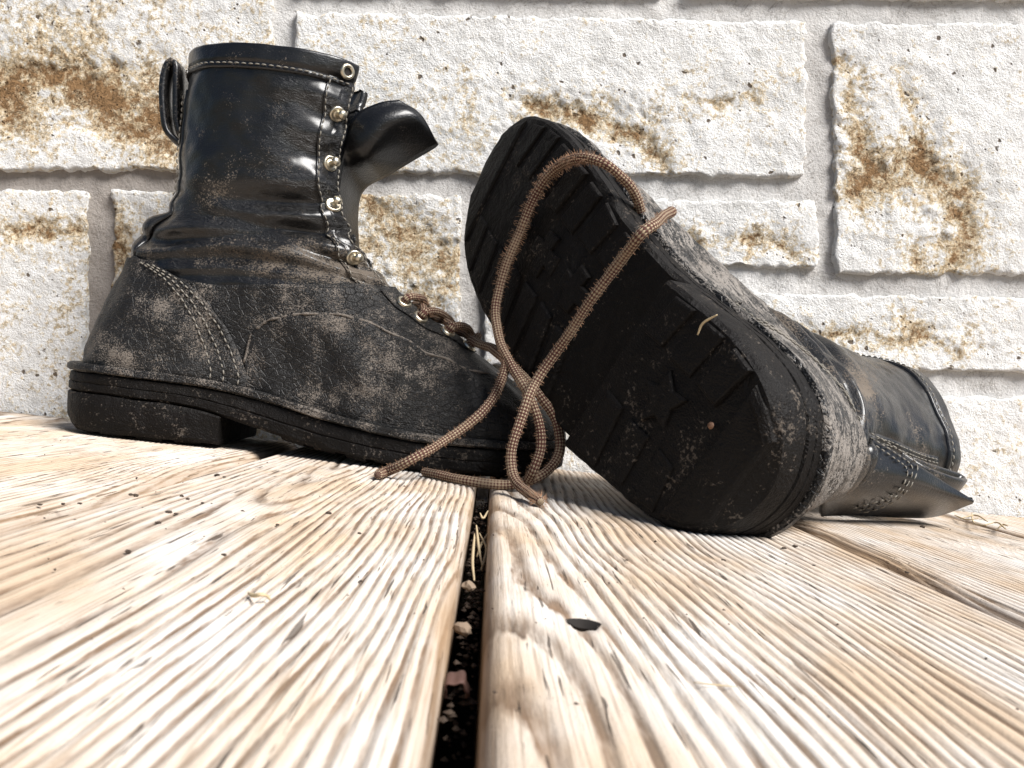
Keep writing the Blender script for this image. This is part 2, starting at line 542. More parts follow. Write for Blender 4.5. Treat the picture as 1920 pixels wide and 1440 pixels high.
def plank(x0, x1, ax, dep, spac, slope, seed, fine=True, holes=(), rl=0.0045, rr=0.0045):
    """one board: rounded edges and the raised grain of weathered softwood; ax, dep: where the log's heart lies"""
    y0, y1 = -1.25, WALL_Y - 0.006
    th = 0.030
    dx = 0.00065 if fine else 0.004
    nx = int((x1 - x0) / dx)
    xs = np.linspace(x0, x1, nx)
    ys = np.unique(np.concatenate([np.linspace(y0, 0.07, 20), np.linspace(0.07, y1, 150 if fine else 40)]))
    X, Y = np.meshgrid(xs, ys)
    wob = np.array([[fbm(x * 9 + seed, y * 2.6, seed * 1.7, 3) for x in xs[::12]] for y in ys])
    wob = np.array([np.interp(xs, xs[::12], r) for r in wob])
    fw = np.array([[fbm(x * 60 + seed, y * 14, seed, 3) for x in xs[::4]] for y in ys])
    fw = np.array([np.interp(xs, xs[::4], r) for r in fw])
    D = dep + slope * (Y - 0.3) + 0.010 * wob
    ring = np.sqrt((X - ax + 0.012 * wob) ** 2 + D ** 2) / spac + 0.09 * fw + seed
    fr = ring - np.floor(ring)
    groove = np.exp(-((fr - 0.08) / 0.15) ** 2) + np.exp(-((fr - 1.08) / 0.15) ** 2)
    amp = 0.0010 * (0.55 + 0.45 * np.clip(fw + 0.5, 0, 1))
    Z = -amp * groove - 0.0003 * np.clip(fw, 0, 1)
    e = np.minimum(X - x0, x1 - X)
    rad = np.where(X - x0 < x1 - X, rl, rr) * (1 + 0.25 * np.clip(wob, -1, 1))
    ee = np.clip(rad - e, 0, rad)
    Z = Z - (rad - np.sqrt(np.maximum(rad**2 - ee**2, 0))) - 0.0006 * np.clip(wob, 0, 1) * (e < 0.006)
    for hx, hy, hrx, hry in holes:
        Z = Z - 0.0055 * np.exp(-(((X - hx) / hrx) ** 2 + ((Y - hy) / hry) ** 2) ** 2)
    pts = np.stack([X, Y, Z], 2)
    lo = pts[:, :1].copy()
    lo[:, :, 2] = -th
    hi = pts[:, -1:].copy()
    hi[:, :, 2] = -th
    full = np.concatenate([lo, pts, hi], 1)
    eg = np.clip(1.15 - e / rad, 0, 1) * (0.75 + 0.5 * fw)
    eg = np.concatenate([eg[:, :1] * 0 + 1, eg, eg[:, :1] * 0 + 1], 1)
    rg = np.concatenate([ring[:, :1] + 0.2, ring, ring[:, -1:] + 0.2], 1)
    mb = MB()
    mb.grid(full, closed_v=True)
    n = full.shape[1]
    mb.f.append(tuple(range(n)))
    mb.f.append(tuple((len(ys) - 1) * n + j for j in range(n))[::-1])
    ob = mb.build('plank', M['wood'], deck, attrs={'ring': rg.reshape(-1), 'edge': np.clip(eg, 0, 1).reshape(-1)})
    for hx, hy, hrx, hry in holes:
        hb = MB()
        prof = [(1.25, -0.0004), (0.9, -0.0018), (0.6, -0.0036), (0.0, -0.0046)]
        hb.grid(np.array([[(hx + hrx * r_ * (1 + .15 * math.sin(3 * a_)) * math.cos(a_), hy + hry * r_ * math.sin(a_), z_) for a_ in np.linspace(0, 2 * math.pi, 25)[:-1]] for r_, z_ in prof]), closed_v=True)
        hb.build('nail_hole', M['hole'], ob, weld=1e-6)  # dark bowl: the hole's shade is put into its colour
    return ob


hole = G(1095, 1166)
plank(-0.815, -0.660, -0.70, 0.05, 0.006, 0.02, 3.1, False)
plank(-0.653, -0.487, -0.52, 0.04, 0.006, 0.02, 4.1, False)
plank(-0.480, -0.3135, -0.36, 0.05, 0.0052, 0.02, 5.3, False)
plank(-0.3065, -0.1405, -0.33, 0.030, 0.0026, 0.02, 6.2, rr=0.0110)
plank(-0.1335, -0.0042, -0.085, 0.022, 0.0033, -0.030, 8.4)
plank(0.0040, 0.1625, 0.012, 0.030, 0.0034, 0.040, 11.9, True, [(hole.x, hole.y, 0.0033, 0.0036)])
plank(0.1695, 0.3190, 0.090, 0.045, 0.0026, 0.02, 14.6, rl=0.0075)
plank(0.3260, 0.4800, 0.42, 0.04, 0.0045, 0.02, 17.2)
plank(0.4870, 0.6450, 0.55, 0.05, 0.006, 0.02, 19.2, False)
plank(0.6520, 0.8100, 0.72, 0.05, 0.006, 0.02, 21.2, False)

# ------------------------------------------------------------------ stone wall
wall = empty('stone_wall', (0, WALL_Y + 0.06, -0.02))
tag(wall, 'pale limestone block wall with light mortar joints and ochre stains behind the boots', 'wall')
W0 = Vector(wall.location)
# ochre and broken patches: photo place, size, strength of stain, depth of the hollow
STAIN = [(60, 180, 190, 60, 0.34, 0.006), (190, 160, 120, 45, 0.42, 0.008), (260, 235, 90, 40, 0.34, 0.006), (90, 60, 200, 80, 0.16, 0.0),
         (150, 30, 120, 50, 0.15, 0.0), (40, 470, 120, 60, 0.10, 0.0), (90, 430, 90, 18, 0.20, 0.002), (255, 450, 70, 90, 0.26, 0.004), (110, 700, 90, 80, 0.10, 0.0),
         (1085, 215, 110, 22, 0.34, 0.006), (1200, 255, 70, 40, 0.24, 0.004), (1000, 180, 200, 60, 0.12, 0.0), (870, 250, 160, 60, 0.08, 0.0), (1360, 200, 130, 22, 0.18, 0.002),
         (1600, 230, 50, 150, 0.26, 0.006), (1620, 350, 60, 60, 0.24, 0.004), (1745, 350, 85, 60, 0.36, 0.008), (1790, 420, 40, 90, 0.28, 0.006), (1730, 480, 50, 30, 0.34, 0.008), (1720, 230, 26, 110, 0.24, 0.004),
         (1310, 465, 110, 30, 0.22, 0.004), (1440, 450, 90, 28, 0.18, 0.003), (1480, 620, 70, 18, 0.26, 0.003), (1600, 640, 120, 22, 0.24, 0.003), (1740, 610, 80, 50, 0.16, 0.002), (1840, 660, 60, 30, 0.14, 0.0),
         (790, 520, 110, 80, 0.30, 0.007), (720, 430, 60, 40, 0.22, 0.004), (1850, 880, 60, 90, 0.10, 0.0), (880, 400, 60, 60, 0.08, 0.0)]


# ledges where the face has split away: line on the face, width, strength, step
LEDGES = [([(-40, 175), (40, 150), (100, 128), (175, 150), (235, 195), (320, 245)], 16, 0.46, 0.0030), ([(-20, 190), (30, 215), (60, 260)], 10, 0.45, 0.0015),
          ([(150, 175), (230, 215), (320, 285)], 10, 0.28, 0.002),
          ([(1000, 195), (1085, 212), (1150, 235), (1205, 255), (1240, 300)], 11, 0.50, 0.0026), ([(1280, 200), (1300, 188), (1420, 178)], 7, 0.35, 0.001),
          ([(1600, 340), (1690, 312), (1750, 320), (1800, 365), (1818, 430), (1790, 500), (1730, 505)], 14, 0.44, 0.0026), ([(1586, 120), (1600, 200), (1620, 260), (1640, 350)], 12, 0.34, 0.002),
          ([(1688, 130), (1712, 200), (1735, 280), (1730, 310)], 9, 0.40, 0.001),
          ([(1255, 435), (1310, 465), (1350, 462)], 8, 0.42, 0.001), ([(1400, 470), (1410, 440), (1470, 450), (1505, 490)], 7, 0.36, 0.001),
          ([(1470, 610), (1530, 632), (1600, 620), (1700, 640)], 8, 0.42, 0.001), ([(1690, 590), (1720, 620), (1760, 645), (1800, 660)], 7, 0.38, 0.001), ([(690, 380), (740, 430), (800, 470), (860, 490)], 16, 0.4, 0.002),
          ([(20, 430), (80, 425), (150, 440)], 7, 0.42, 0.001), ([(210, 400), (230, 470), (215, 560)], 12, 0.42, 0.001)]


def seg_d(x, y, ln):
    best, sgn = 1e9, 0
    for (ax, ay), (bx, by) in zip(ln, ln[1:]):
        ex, ey = bx - ax, by - ay
        t = max(0.0, min(1.0, ((x - ax) * ex + (y - ay) * ey) / (ex * ex + ey * ey)))
        d = math.hypot(x - ax - t * ex, y - ay - t * ey)
        if d < best:
            best, sgn = d, ex * (y - ay) - ey * (x - ax)
    return best, sgn


BOX = [(min(p[0] for p in l[0]) - 9 * l[1], max(p[0] for p in l[0]) + 9 * l[1], min(p[1] for p in l[0]) - 9 * l[1], max(p[1] for p in l[0]) + 9 * l[1]) for l in LEDGES]


def stone(q, seed, step=5.5):
    """one block with a rough quarry face; q: its four corners tl, tr, br, bl on the wall plane"""
    tl, tr, br, bl = [np.array(c, float) for c in q]
    nu = max(8, int(np.linalg.norm(tr - tl) / step))
    nv = max(8, int(np.linalg.norm(bl - tl) / step))
    pts = np.zeros((nu, nv, 3))
    stn = np.zeros((nu, nv))
    wpx, hpx = np.linalg.norm(tr - tl), np.linalg.norm(bl - tl)
    for i in range(nu):
        for j in range(nv):
            a, b = i / (nu - 1), j / (nv - 1)
            p = (tl * (1 - a) + tr * a) * (1 - b) + (bl * (1 - a) + br * a) * b
            x, y = p
            ex, ey = min(a, 1 - a) * wpx, min(b, 1 - b) * hpx
            edge = min(ex, ey)
            # wandering, chipped outline
            jx = 9.0 * fbm(x / 26 + seed, y / 26, 3.3, 4)
            jy = 9.0 * fbm(x / 26, y / 26 + seed, 9.1, 4)
            fade = max(0.0, 1 - edge / 22)
            n1 = fbm(x / 170 + seed, y / 120, seed, 4)
            n2 = fbm(x / 34, y / 26 + seed, seed * 2, 4)
            n3 = fbm(x / 9, y / 9, seed, 3)
            dep = 0.0014 * n1 + 0.0008 * n2 + 0.0003 * n3
            s = 0.0
            for cx, cy, rx, ry, am, hol in STAIN:
                dd = ((x - cx) / rx) ** 2 + ((y - cy) / ry) ** 2
                dd *= 0.72
                if dd < 6:
                    w = math.exp(-dd)
                    s += 0.32 * am * w * (0.8 + 1.2 * n2)
                    dep += 0.5 * hol * w * (0.6 + 0.6 * max(-0.5, n2)) + 0.0008 * w * n3
            for (ln, wd, am, stp), bb in zip(LEDGES, BOX):
                if bb[0] < x < bb[1] and bb[2] < y < bb[3]:
                    d, sg = seg_d(x + 16 * n2, y + 18 * fbm(x / 40, y / 40, 7.7, 4), ln)
                    e1 = math.exp(-(d / wd) ** 2)
                    e2 = math.exp(-(d / (2.6 * wd)) ** 2)
                    e3 = math.exp(-(d / (4.5 * wd)) ** 2)
                    s += am * (0.26 * e1 * (1 + 1.5 * n2) + 0.14 * e2 + 0.22 * e3)
                    dep += stp * (e1 if sg < 0 else e2)
            dep = min(dep, 0.0030)
            r = max(0.0, 1 - edge / max(2.0, 6 + 8 * n2))
            dep += 0.0058 * r ** 1.6
            if i in (0, nu - 1) or j in (0, nv - 1):
                dep = 0.030
            w_ = P(x + jx * fade, y + jy * fade, WALL_Y)
            pts[i, j] = (w_.x, WALL_Y + dep, w_.z)
            stn[i, j] = 0.9 * s - 0.02 + (0.09 if x < 900 else 0.02)
    c = pts.reshape(-1, 3).mean(0)
    mb = MB()
    mb.grid(pts - c)
    o = mb.build('stone', M['stone'], wall, attrs={'stain': stn.reshape(-1)})
    o.location = Vector(c) - W0
    return o


stone([(-330, -300), (514, -290), (514, 322), (-330, 322)], 1.3)                  # tall block behind the upright boot
stone([(550, 18), (1518, 36), (1516, 334), (550, 326)], 2.7)
stone([(1556, 36), (2330, 44), (2330, 524), (1566, 514)], 3.9)
stone([(-330, 352), (166, 352), (158, 830), (-330, 830)], 5.1)
stone([(206, 350), (868, 362), (868, 860), (196, 860)], 6.6)
stone([(902, 366), (1536, 372), (1540, 506), (902, 500)], 7.2)
stone([(902, 536), (2330, 560), (2330, 706), (902, 690)], 8.5)
stone([(902, 728), (2330, 744), (2330, 1050), (902, 1040)], 9.9)
stone([(550, -300), (1250, -300), (1250, -4), (550, -10)], 10.4, 8)
stone([(1286, -300), (2330, -290), (2330, 6), (1286, -2)], 11.4, 8)
# mortar: hollow-struck bed behind the blocks
mo = MB()
nx, nz = 380, 190
pp = np.zeros((nx, nz, 3))
for i in range(nx):
    for j in range(nz):
        px, py = -330 + 2660 * i / (nx - 1), -300 + 1360 * j / (nz - 1)
        w_ = P(px, py, WALL_Y)
        pp[i, j] = (w_.x, WALL_Y + 0.0056 + 0.0012 * fbm(px / 40, py / 40, 0.5, 5), w_.z)
mo.grid(pp - np.array(W0))
left_dark = [(1 - float(sstep(330, 500, -330 + 2660 * i / (nx - 1)))) * float(sstep(120, 300, -300 + 1360 * j / (nz - 1))) for i in range(nx) for j in range(nz)]  # strength of the darker mortar: full at lower left, fading right and up
mo.build('mortar', M['mortar'], wall, attrs={'left_dark': left_dark})
bk = [(-0.62, WALL_Y + 0.03, -0.12), (0.70, WALL_Y + 0.03, -0.12), (0.70, WALL_Y + 0.16, -0.12), (-0.62, WALL_Y + 0.16, -0.12)]
core = MB()
core.v = [tuple(Vector(q) - W0) for q in bk] + [tuple(Vector((q[0], q[1], 0.52)) - W0) for q in bk]
core.f = [(0, 1, 5, 4), (1, 2, 6, 5), (2, 3, 7, 6), (3, 0, 4, 7), (4, 5, 6, 7), (3, 2, 1, 0)]
core.build('wall_core', M['mortar'], wall, smooth=False)

# ------------------------------------------------------------------ boots
LEN, BAN, WF = 0.314, 0.024, 1.07
TH_K = np.arccos(1 - 2 * np.array([0, .02, .06, .12, .2, .3, .4, .5, .6, .7, .78, .86, .92, .97, 1]))
HW_K = np.array([0, .0215, .0345, .0410, .0430, .0415, .0405, .044, .0495, .053, .0525, .048, .040, .026, 0]) * WF


def hw(xi):
    return hermite(TH_K, HW_K, np.arccos(np.clip(1 - 2 * np.asarray(xi, float), -1, 1)))


def ban(x):
    return BAN * (np.asarray(x) / LEN) ** 2


def lat(xi):
    """the outer side of the last runs nearly straight from heel to ball"""
    return 0.020 * np.exp(-((np.asarray(xi, float) - 0.41) / 0.18) ** 2)


def z_top(x):      # top of the welt
    return hermite([0, .05, .09, .125, .165, .21, .25, .285, .325], [.0445, .0435, .0425, .0385, .0305, .0245, .0235, .0245, .0285], x)


def z_sole(x):     # underside of the outsole, heel seat to toe
    return hermite([0, .05, .09, .125, .165, .21, .25, .285, .325], [.0265, .0255, .0235, .0155, .0075, .0034, .0026, .0042, .0105], x)


def z_heel(x):     # underside of the heel block, worn round at the back
    x = np.asarray(x, float)
    return 0.0026 + 0.011 * np.clip((0.026 - x) / 0.026, 0, 1) ** 2


T_K = np.linspace(0, 1, 11)
FB = np.array([(10, 43), (9, 54), (10, 65), (12, 76), (15, 87), (19, 98), (24, 108), (28, 117), (31, 125), (34, 133), (38, 141)]) / 1000
FF = np.array([(307, 26), (311, 38), (309, 50), (300, 60), (286, 70), (269, 79), (249, 89), (229, 100), (208, 113), (192, 128), (184, 142)]) / 1000
V_K = np.array([-.16, 0, .12, .22, .35, .5, .7, 1])
SB = np.array([(26, 92), (28, 108), (35, 128), (49, 144), (55, 163), (55, 184), (54, 213), (55, 250)]) / 1000
SF = np.array([(226, 97), (200, 112), (184, 129), (172, 144), (165, 163), (162, 184), (164, 213), (170, 250)]) / 1000
SW = np.array([.0385, .0372, .0355, .0370, .0395, .0410, .0425, .0450])


def foot(s, t):
    s, t = np.asarray(s, float), np.asarray(t, float)
    th = np.abs(s) * np.pi
    xi = (1 - np.cos(th)) / 2
    bx, bz = hermite(T_K, FB[:, 0], t), hermite(T_K, FB[:, 1], t)
    fx, fz = hermite(T_K, FF[:, 0], t), hermite(T_K, FF[:, 1], t)
    x = bx + (fx - bx) * xi
    z = bz + (fz - bz) * xi
    z = z + (1 - t) ** 2 * (z_top(x) - 0.002 - z)
    w0 = hermite(TH_K, HW_K, th) * 0.885 * np.interp(t, [0, .15, .35, .6, 1], [1, 1.035, 1.0, .93, .9])
    we = np.sin(th) * np.interp(t, [0, .5, .8, 1], [.048, .043, .039, .0365])
    b = sstep(0.2, 0.9, t)
    w0 = w0 + np.where(s < 0, 0.85 * lat(x / LEN), 0)
    y = np.sign(s) * (w0 * (1 - b) + we * b)
    # soft hollows and creases across the vamp
    cz = 0.0011 * np.sin(x * 240 + 3 * t) * np.exp(-((x - .225) / .03) ** 2) * np.exp(-((t - .5) / .22) ** 2)
    cz = cz + 0.0014 * np.exp(-((t - .86) / .05) ** 2) * np.sin(th * 5.0 + 1.0)
    y = y * (1 + cz / 0.04)
    return np.stack([x, y + ban(x), z + cz], -1)


def shaft_round(s, v, fold=1.7):
    s, v = np.asarray(s, float), np.asarray(v, float)
    th = np.abs(s) * np.pi
    cx = np.cos(th)
    xi = (1 - np.sign(cx) * np.abs(cx) ** 0.92) / 2
    bx, bz = hermite(V_K, SB[:, 0], v), hermite(V_K, SB[:, 1], v)
    fx, fz = hermite(V_K, SF[:, 0], v), hermite(V_K, SF[:, 1], v)
    x = bx + (fx - bx) * xi
    z = bz + (fz - bz) * xi
    w = hermite(V_K, SW, v) * np.abs(np.sin(th)) ** 0.9
    # folds where the ankle bends, strongest towards the lacing
    a = np.abs(s)
    fr = sstep(.35, .75, a)
    d = fold * 0.0026 * fr * np.exp(-((v - .24) / .13) ** 2) * np.sin(v * 46 - a * 7.0)
    d = d + fold * 0.0016 * np.exp(-((v - .17) / .07) ** 2) * np.sin(a * 9 + v * 30)
    d = d + fold * 0.0014 * sstep(.5, .8, a) * np.sin(v * 34 + 2.0 + 5 * a) * sstep(.3, .5, v) * (1 - sstep(.8, .95, v))
    d = d - fold * 0.0030 * np.exp(-((v - .30) / .05) ** 2) * np.exp(-((a - .62) / .22) ** 2)
    d = d + fold * 0.0012 * np.exp(-((v - .10) / .10) ** 2) * np.sin(v * 75 + a * 4 + 2 * np.sin(a * 9))
    y = np.sign(s) * (w + d)
    x = x + fold * 0.0011 * np.exp(-((v - .2) / .14) ** 2) * np.sin(v * 60 + a * 3) * np.cos(th)
    return np.stack([x, y + ban(x), z], -1)


def shaft_flat(s, v):
    """the fallen boot's shaft has sagged together"""
    p = shaft_round(s, v, 2.0)
    v = np.asarray(v, float)
    up = p[..., 1] > 0
    k_ = 1 - 0.20 * sstep(.15, .7, v)
    p[..., 1] = np.where(up, p[..., 1] * k_, p[..., 1])
    p[..., 2] += 0.013 * sstep(.2, 1.0, v)
    p[..., 1] += 0.003 * sstep(.3, .8, v) * np.sin(p[..., 0] * 70)
    return p


def s_slit_foot(t):
    return 1 - 0.13 * sstep(.55, .72, t)


def s_slit_shaft(v):
    return np.interp(v, [-.16, 0, .2, .6, 1], [.89, .868, .86, .845, .825])


def normals(pts, s=None):
    du = np.gradient(pts, axis=0)
    dv = np.gradient(pts, axis=1)
    n = np.cross(du, dv)
    n /= np.maximum(np.linalg.norm(n, axis=2, keepdims=True), 1e-12)
    c = pts.reshape(-1, 3).mean(0)
    if s is not None:
        near = np.abs(np.abs(s) - 1) < 1e-4
        n[near, 1] = 0
        n /= np.maximum(np.linalg.norm(n, axis=2, keepdims=True), 1e-12)
    return n


def lump(p):
    """dents and swellings of old leather at a point of the last"""
    q = np.asarray(p, float)
    flat = q.reshape(-1, 3)
    out = np.array([0.0017 * noise.fractal(Vector(r_) * 34.0, 1.0, 2.0, 3) for r_ in flat.tolist()])
    return out.reshape(q.shape[:-1])[..., None]


class Boot:
    def __init__(self, name, mirror, matrix, label):
        self.root = empty(name)
        self.root.matrix_world = matrix
        tag(self.root, label, 'boot', 'worn pair of black lace-up boots')
        self.m = -1.0 if mirror else 1.0
        self.inv = matrix.inverted()

    def loc(self, w):
        """world point -> this boot's own frame"""
        return self.inv @ w

    def fl(self, pts):
        q = np.array(pts, float)
        q[..., 1] *= self.m
        return q

    def patch(self, name, surf, s, t, off, thick, mat, dust, parent=None, weld=True, wave=None):
        """piece of leather cut from a surface: s, t arrays (na, nb)"""
        pts = surf(s, t)
        n = normals(pts, s)
        ref = surf(np.array([[0.5]]), np.array([[0.5]]))[0, 0]
        mid = (pts.shape[0] // 2, pts.shape[1] // 2)
        axis = np.array([pts[mid][0], 0, pts[mid][2]])
        # outward: away from the boot's middle plane and axis
        cen = np.array([pts[..., 0].mean() if surf is foot else 0.115, 0.0, pts[mid][2]])
        tot = ((pts - cen) * n)[..., 1].sum() + 0.3 * ((pts - cen) * n)[..., 0].sum()
        if tot < 0:
            n = -n
        o = off if not callable(off) else off(s, t)[..., None]
        o = o + lump(pts)
        outer = pts + n * o
        inner = pts + n * (o - thick)
        na, nb = pts.shape[:2]
        # shell: outer sheet, inner sheet, and the cut edge between them
        ring_o = np.concatenate([outer, ], 0)
        mb = MB()
        mb.grid(self.fl(outer))
        b2 = mb.grid(self.fl(inner), flip=True)
        idx = lambda i, j: i * nb + j
        edge = [(i, 0) for i in range(na)] + [(na - 1, j) for j in range(1, nb)] + [(i, nb - 1) for i in range(na - 2, -1, -1)] + [(0, j) for j in range(nb - 2, 0, -1)]
        for e1, e2 in zip(edge, edge[1:] + edge[:1]):
            a, b = idx(*e1), idx(*e2)
            mb.f.append((a, b, b2 + b, b2 + a))
        dv = dust(pts[..., 0], pts[..., 1], pts[..., 2]) if callable(dust) else np.full((na, nb), dust)
        dv = np.concatenate([dv.reshape(-1), dv.reshape(-1) * 0 + 0.2])
        if surf in (shaft_round, shaft_flat):
            A_, V_ = np.abs(s), t
            crv = 0.06 + 0.55 * sstep(.45, .70, A_) * (1 - sstep(.86, .90, V_)) + 0.6 * np.exp(-((V_ - .15) / .16) ** 2)
        else:
            crv = 0.15 + 0.5 * np.exp(-((pts[..., 0] - .22) / .03) ** 2)
        crv = np.concatenate([crv.reshape(-1)] * 2)
        ob = mb.build(name, mat, parent or self.root, weld=2e-5 if weld else 0, attrs={'dust': dv, 'crease': crv})
        return ob

    def stitches(self, surf, path, parent, off=0.0015, pitch=0.0044, ln=0.0031, rad=0.00042, name='stitching'):
        """a seam of single stitches along a path of (s, t)"""
        st = np.array(path, float)
        k = np.linspace(0, len(st) - 1, 400)
        s = np.interp(k, range(len(st)), st[:, 0])
        t = np.interp(k, range(len(st)), st[:, 1])
        e = 1e-3
        p = surf(s, t)
        ds = surf(s + e, t) - surf(s - e, t)
        dt = surf(s, t + e) - surf(s, t - e)
        n = np.cross(ds, dt)
        n /= np.linalg.norm(n, axis=1, keepdims=True)
        sg = np.sign((n[:, 1] * np.sign(s)).sum())
        if abs((np.abs(s)).mean()) < 0.05:
            sg = -np.sign(n[:, 0].sum())
        p = p + n * sg * (off + lump(p))
        d = np.r_[0, np.cumsum(np.linalg.norm(np.diff(p, axis=0), axis=1))]
        mb = MB()
        x = 0.001
        while x + ln < d[-1]:
            q = [Vector([np.interp(x + f * ln, d, p[:, c]) for c in range(3)]) for f in (0, .25, .5, .75, 1)]
            nn = Vector([np.interp(x + ln / 2, d, n[:, c]) for c in range(3)]) * sg
            q = [Vector((a.x, a.y * self.m, a.z)) for a in [q[0] - nn * 0.0004, q[1], q[2] + nn * 0.0001, q[3], q[4] - nn * 0.0004]]
            mb.tube(q, [rad * .5, rad, rad * 1.1, rad, rad * .5], 5)
            x += pitch * R1.uniform(0.92, 1.08)
        if mb.v:
            tag(mb.build(name, M['thread'], parent), kind='stuff')

    def frame(self, surf, s, t, off=0.0):
        e = 1e-3
        p = surf(np.array([s]), np.array([t]))[0]
        ds = (surf(np.array([s + e]), np.array([t])) - surf(np.array([s - e]), np.array([t])))[0]
        dt = (surf(np.array([s]), np.array([t + e])) - surf(np.array([s]), np.array([t - e])))[0]
        n = np.cross(ds, dt)
        n /= np.linalg.norm(n)
        if n[1] * s < 0:
            n = -n
        q = p + n * (off + lump(p[None])[0])
        return Vector((q[0], q[1] * self.m, q[2])), Vector((n[0], n[1] * self.m, n[2]))

    def slab(self, name, xi0, xi1, zt, zb, levels, mat, dust, parent=None, n=70):
        """sole layer: outline of the foot between two stations; levels: (height 0..1, growth)"""
        th = np.linspace(math.acos(1 - 2 * xi0), math.acos(1 - 2 * xi1), n)
        xi = (1 - np.cos(th)) / 2
        pts = []
        for fz, gr in levels:
            w = hw(xi)
            x = xi * LEN
            nx_ = (xi - 0.5) * 2 * gr * (np.abs(xi - 0.5) * 2) ** 6
            w2 = w + gr * np.sin(th) ** 0.5
            zz = zb(x) + (zt(x) - zb(x)) * fz
            up = np.stack([x + nx_, ban(x) + w2, zz], -1)
            dn = np.stack([x + nx_, ban(x) - w2 - lat(xi), zz], -1)
            lp = np.concatenate([up, dn[::-1]], 0)
            for r_ in range(len(lp)):
                lp[r_, 2] += 0.0005 * fbm(lp[r_, 0] * 90, lp[r_, 1] * 90, fz * 9, 3)
                lp[r_, 1] += 0.0006 * fbm(lp[r_, 0] * 120, lp[r_, 1] * 40, fz * 5 + 3, 3)
            pts.append(lp)
        pts = np.array(pts)
        mb = MB()
        mb.grid(self.fl(pts), closed_v=True)
        for lv in (0, len(levels) - 1):
            b = lv * 2 * n
            for i in range(n - 1):
                mb.f.append((b + i, b + i + 1, b + 2 * n - 2 - i, b + 2 * n - 1 - i))
        flat = pts.reshape(-1, 3)
        dv = dust(flat[:, 0], flat[:, 1], flat[:, 2]) if callable(dust) else np.full(len(flat), dust)
        ob = mb.build(name, mat, parent or self.root, smooth=True, weld=1e-5, attrs={'dust': dv})
        ob.data.set_sharp_from_angle(angle=math.radians(38))
        return ob

    def lug(self, poly, zf, parent, depth=0.0026):
        """one tread block"""
        mb = MB()
        poly = [(x + R1.uniform(-.0011, .0011), y + R1.uniform(-.0011, .0011)) for x, y in poly]
        depth *= R1.uniform(0.5, 1.0)
        c = np.array(poly).mean(0)
        n = len(poly)
        for sc, dz in ((1.04, -0.0012), (1.0, depth * 0.5), (0.95, depth * 0.85), (0.86, depth)):
            for x, y in poly:
                x2, y2 = c[0] + (x - c[0]) * sc, c[1] + (y - c[1]) * sc
                mb.v.append((x2, (y2 + float(ban(x2))) * self.m, float(zf(x2)) - dz))
        for k in range(3):
            for i in range(n):
                j = (i + 1) % n
                mb.f.append((k * n + i, k * n + j, (k + 1) * n + j, (k + 1) * n + i))
        mb.f.append(tuple(range(3 * n, 4 * n)))
        mb.f.append(tuple(range(n))[::-1])
        mb.build('lug', M['rubber'], parent, smooth=False, attrs={'dust': [R1.uniform(.12, .30)] * len(mb.v)})

    def invert(self, surf, pts):
        """side-view places (x, z) in metres -> (s, t) on the surface"""
        S, T = np.meshgrid(np.linspace(0.01, .995, 260), np.linspace(0, 1, 200), indexing='ij')
        q = surf(S, T)
        out = []
        for x, z in pts:
            d = (q[..., 0] - x) ** 2 + (q[..., 2] - z) ** 2
            k = np.unravel_index(np.argmin(d), d.shape)
            out.append((S[k], T[k]))
        return np.array(out)


def grid_st(sf0, sf1, tf0, tf1, na, nb):
    a = np.linspace(0, 1, na)[:, None] * np.ones((1, nb))
    b = np.ones((na, 1)) * np.linspace(0, 1, nb)[None]
    t = tf0 + (tf1 - tf0) * b
    s0, s1 = sf0(t), sf1(t)
    return s0 + (s1 - s0) * a, t


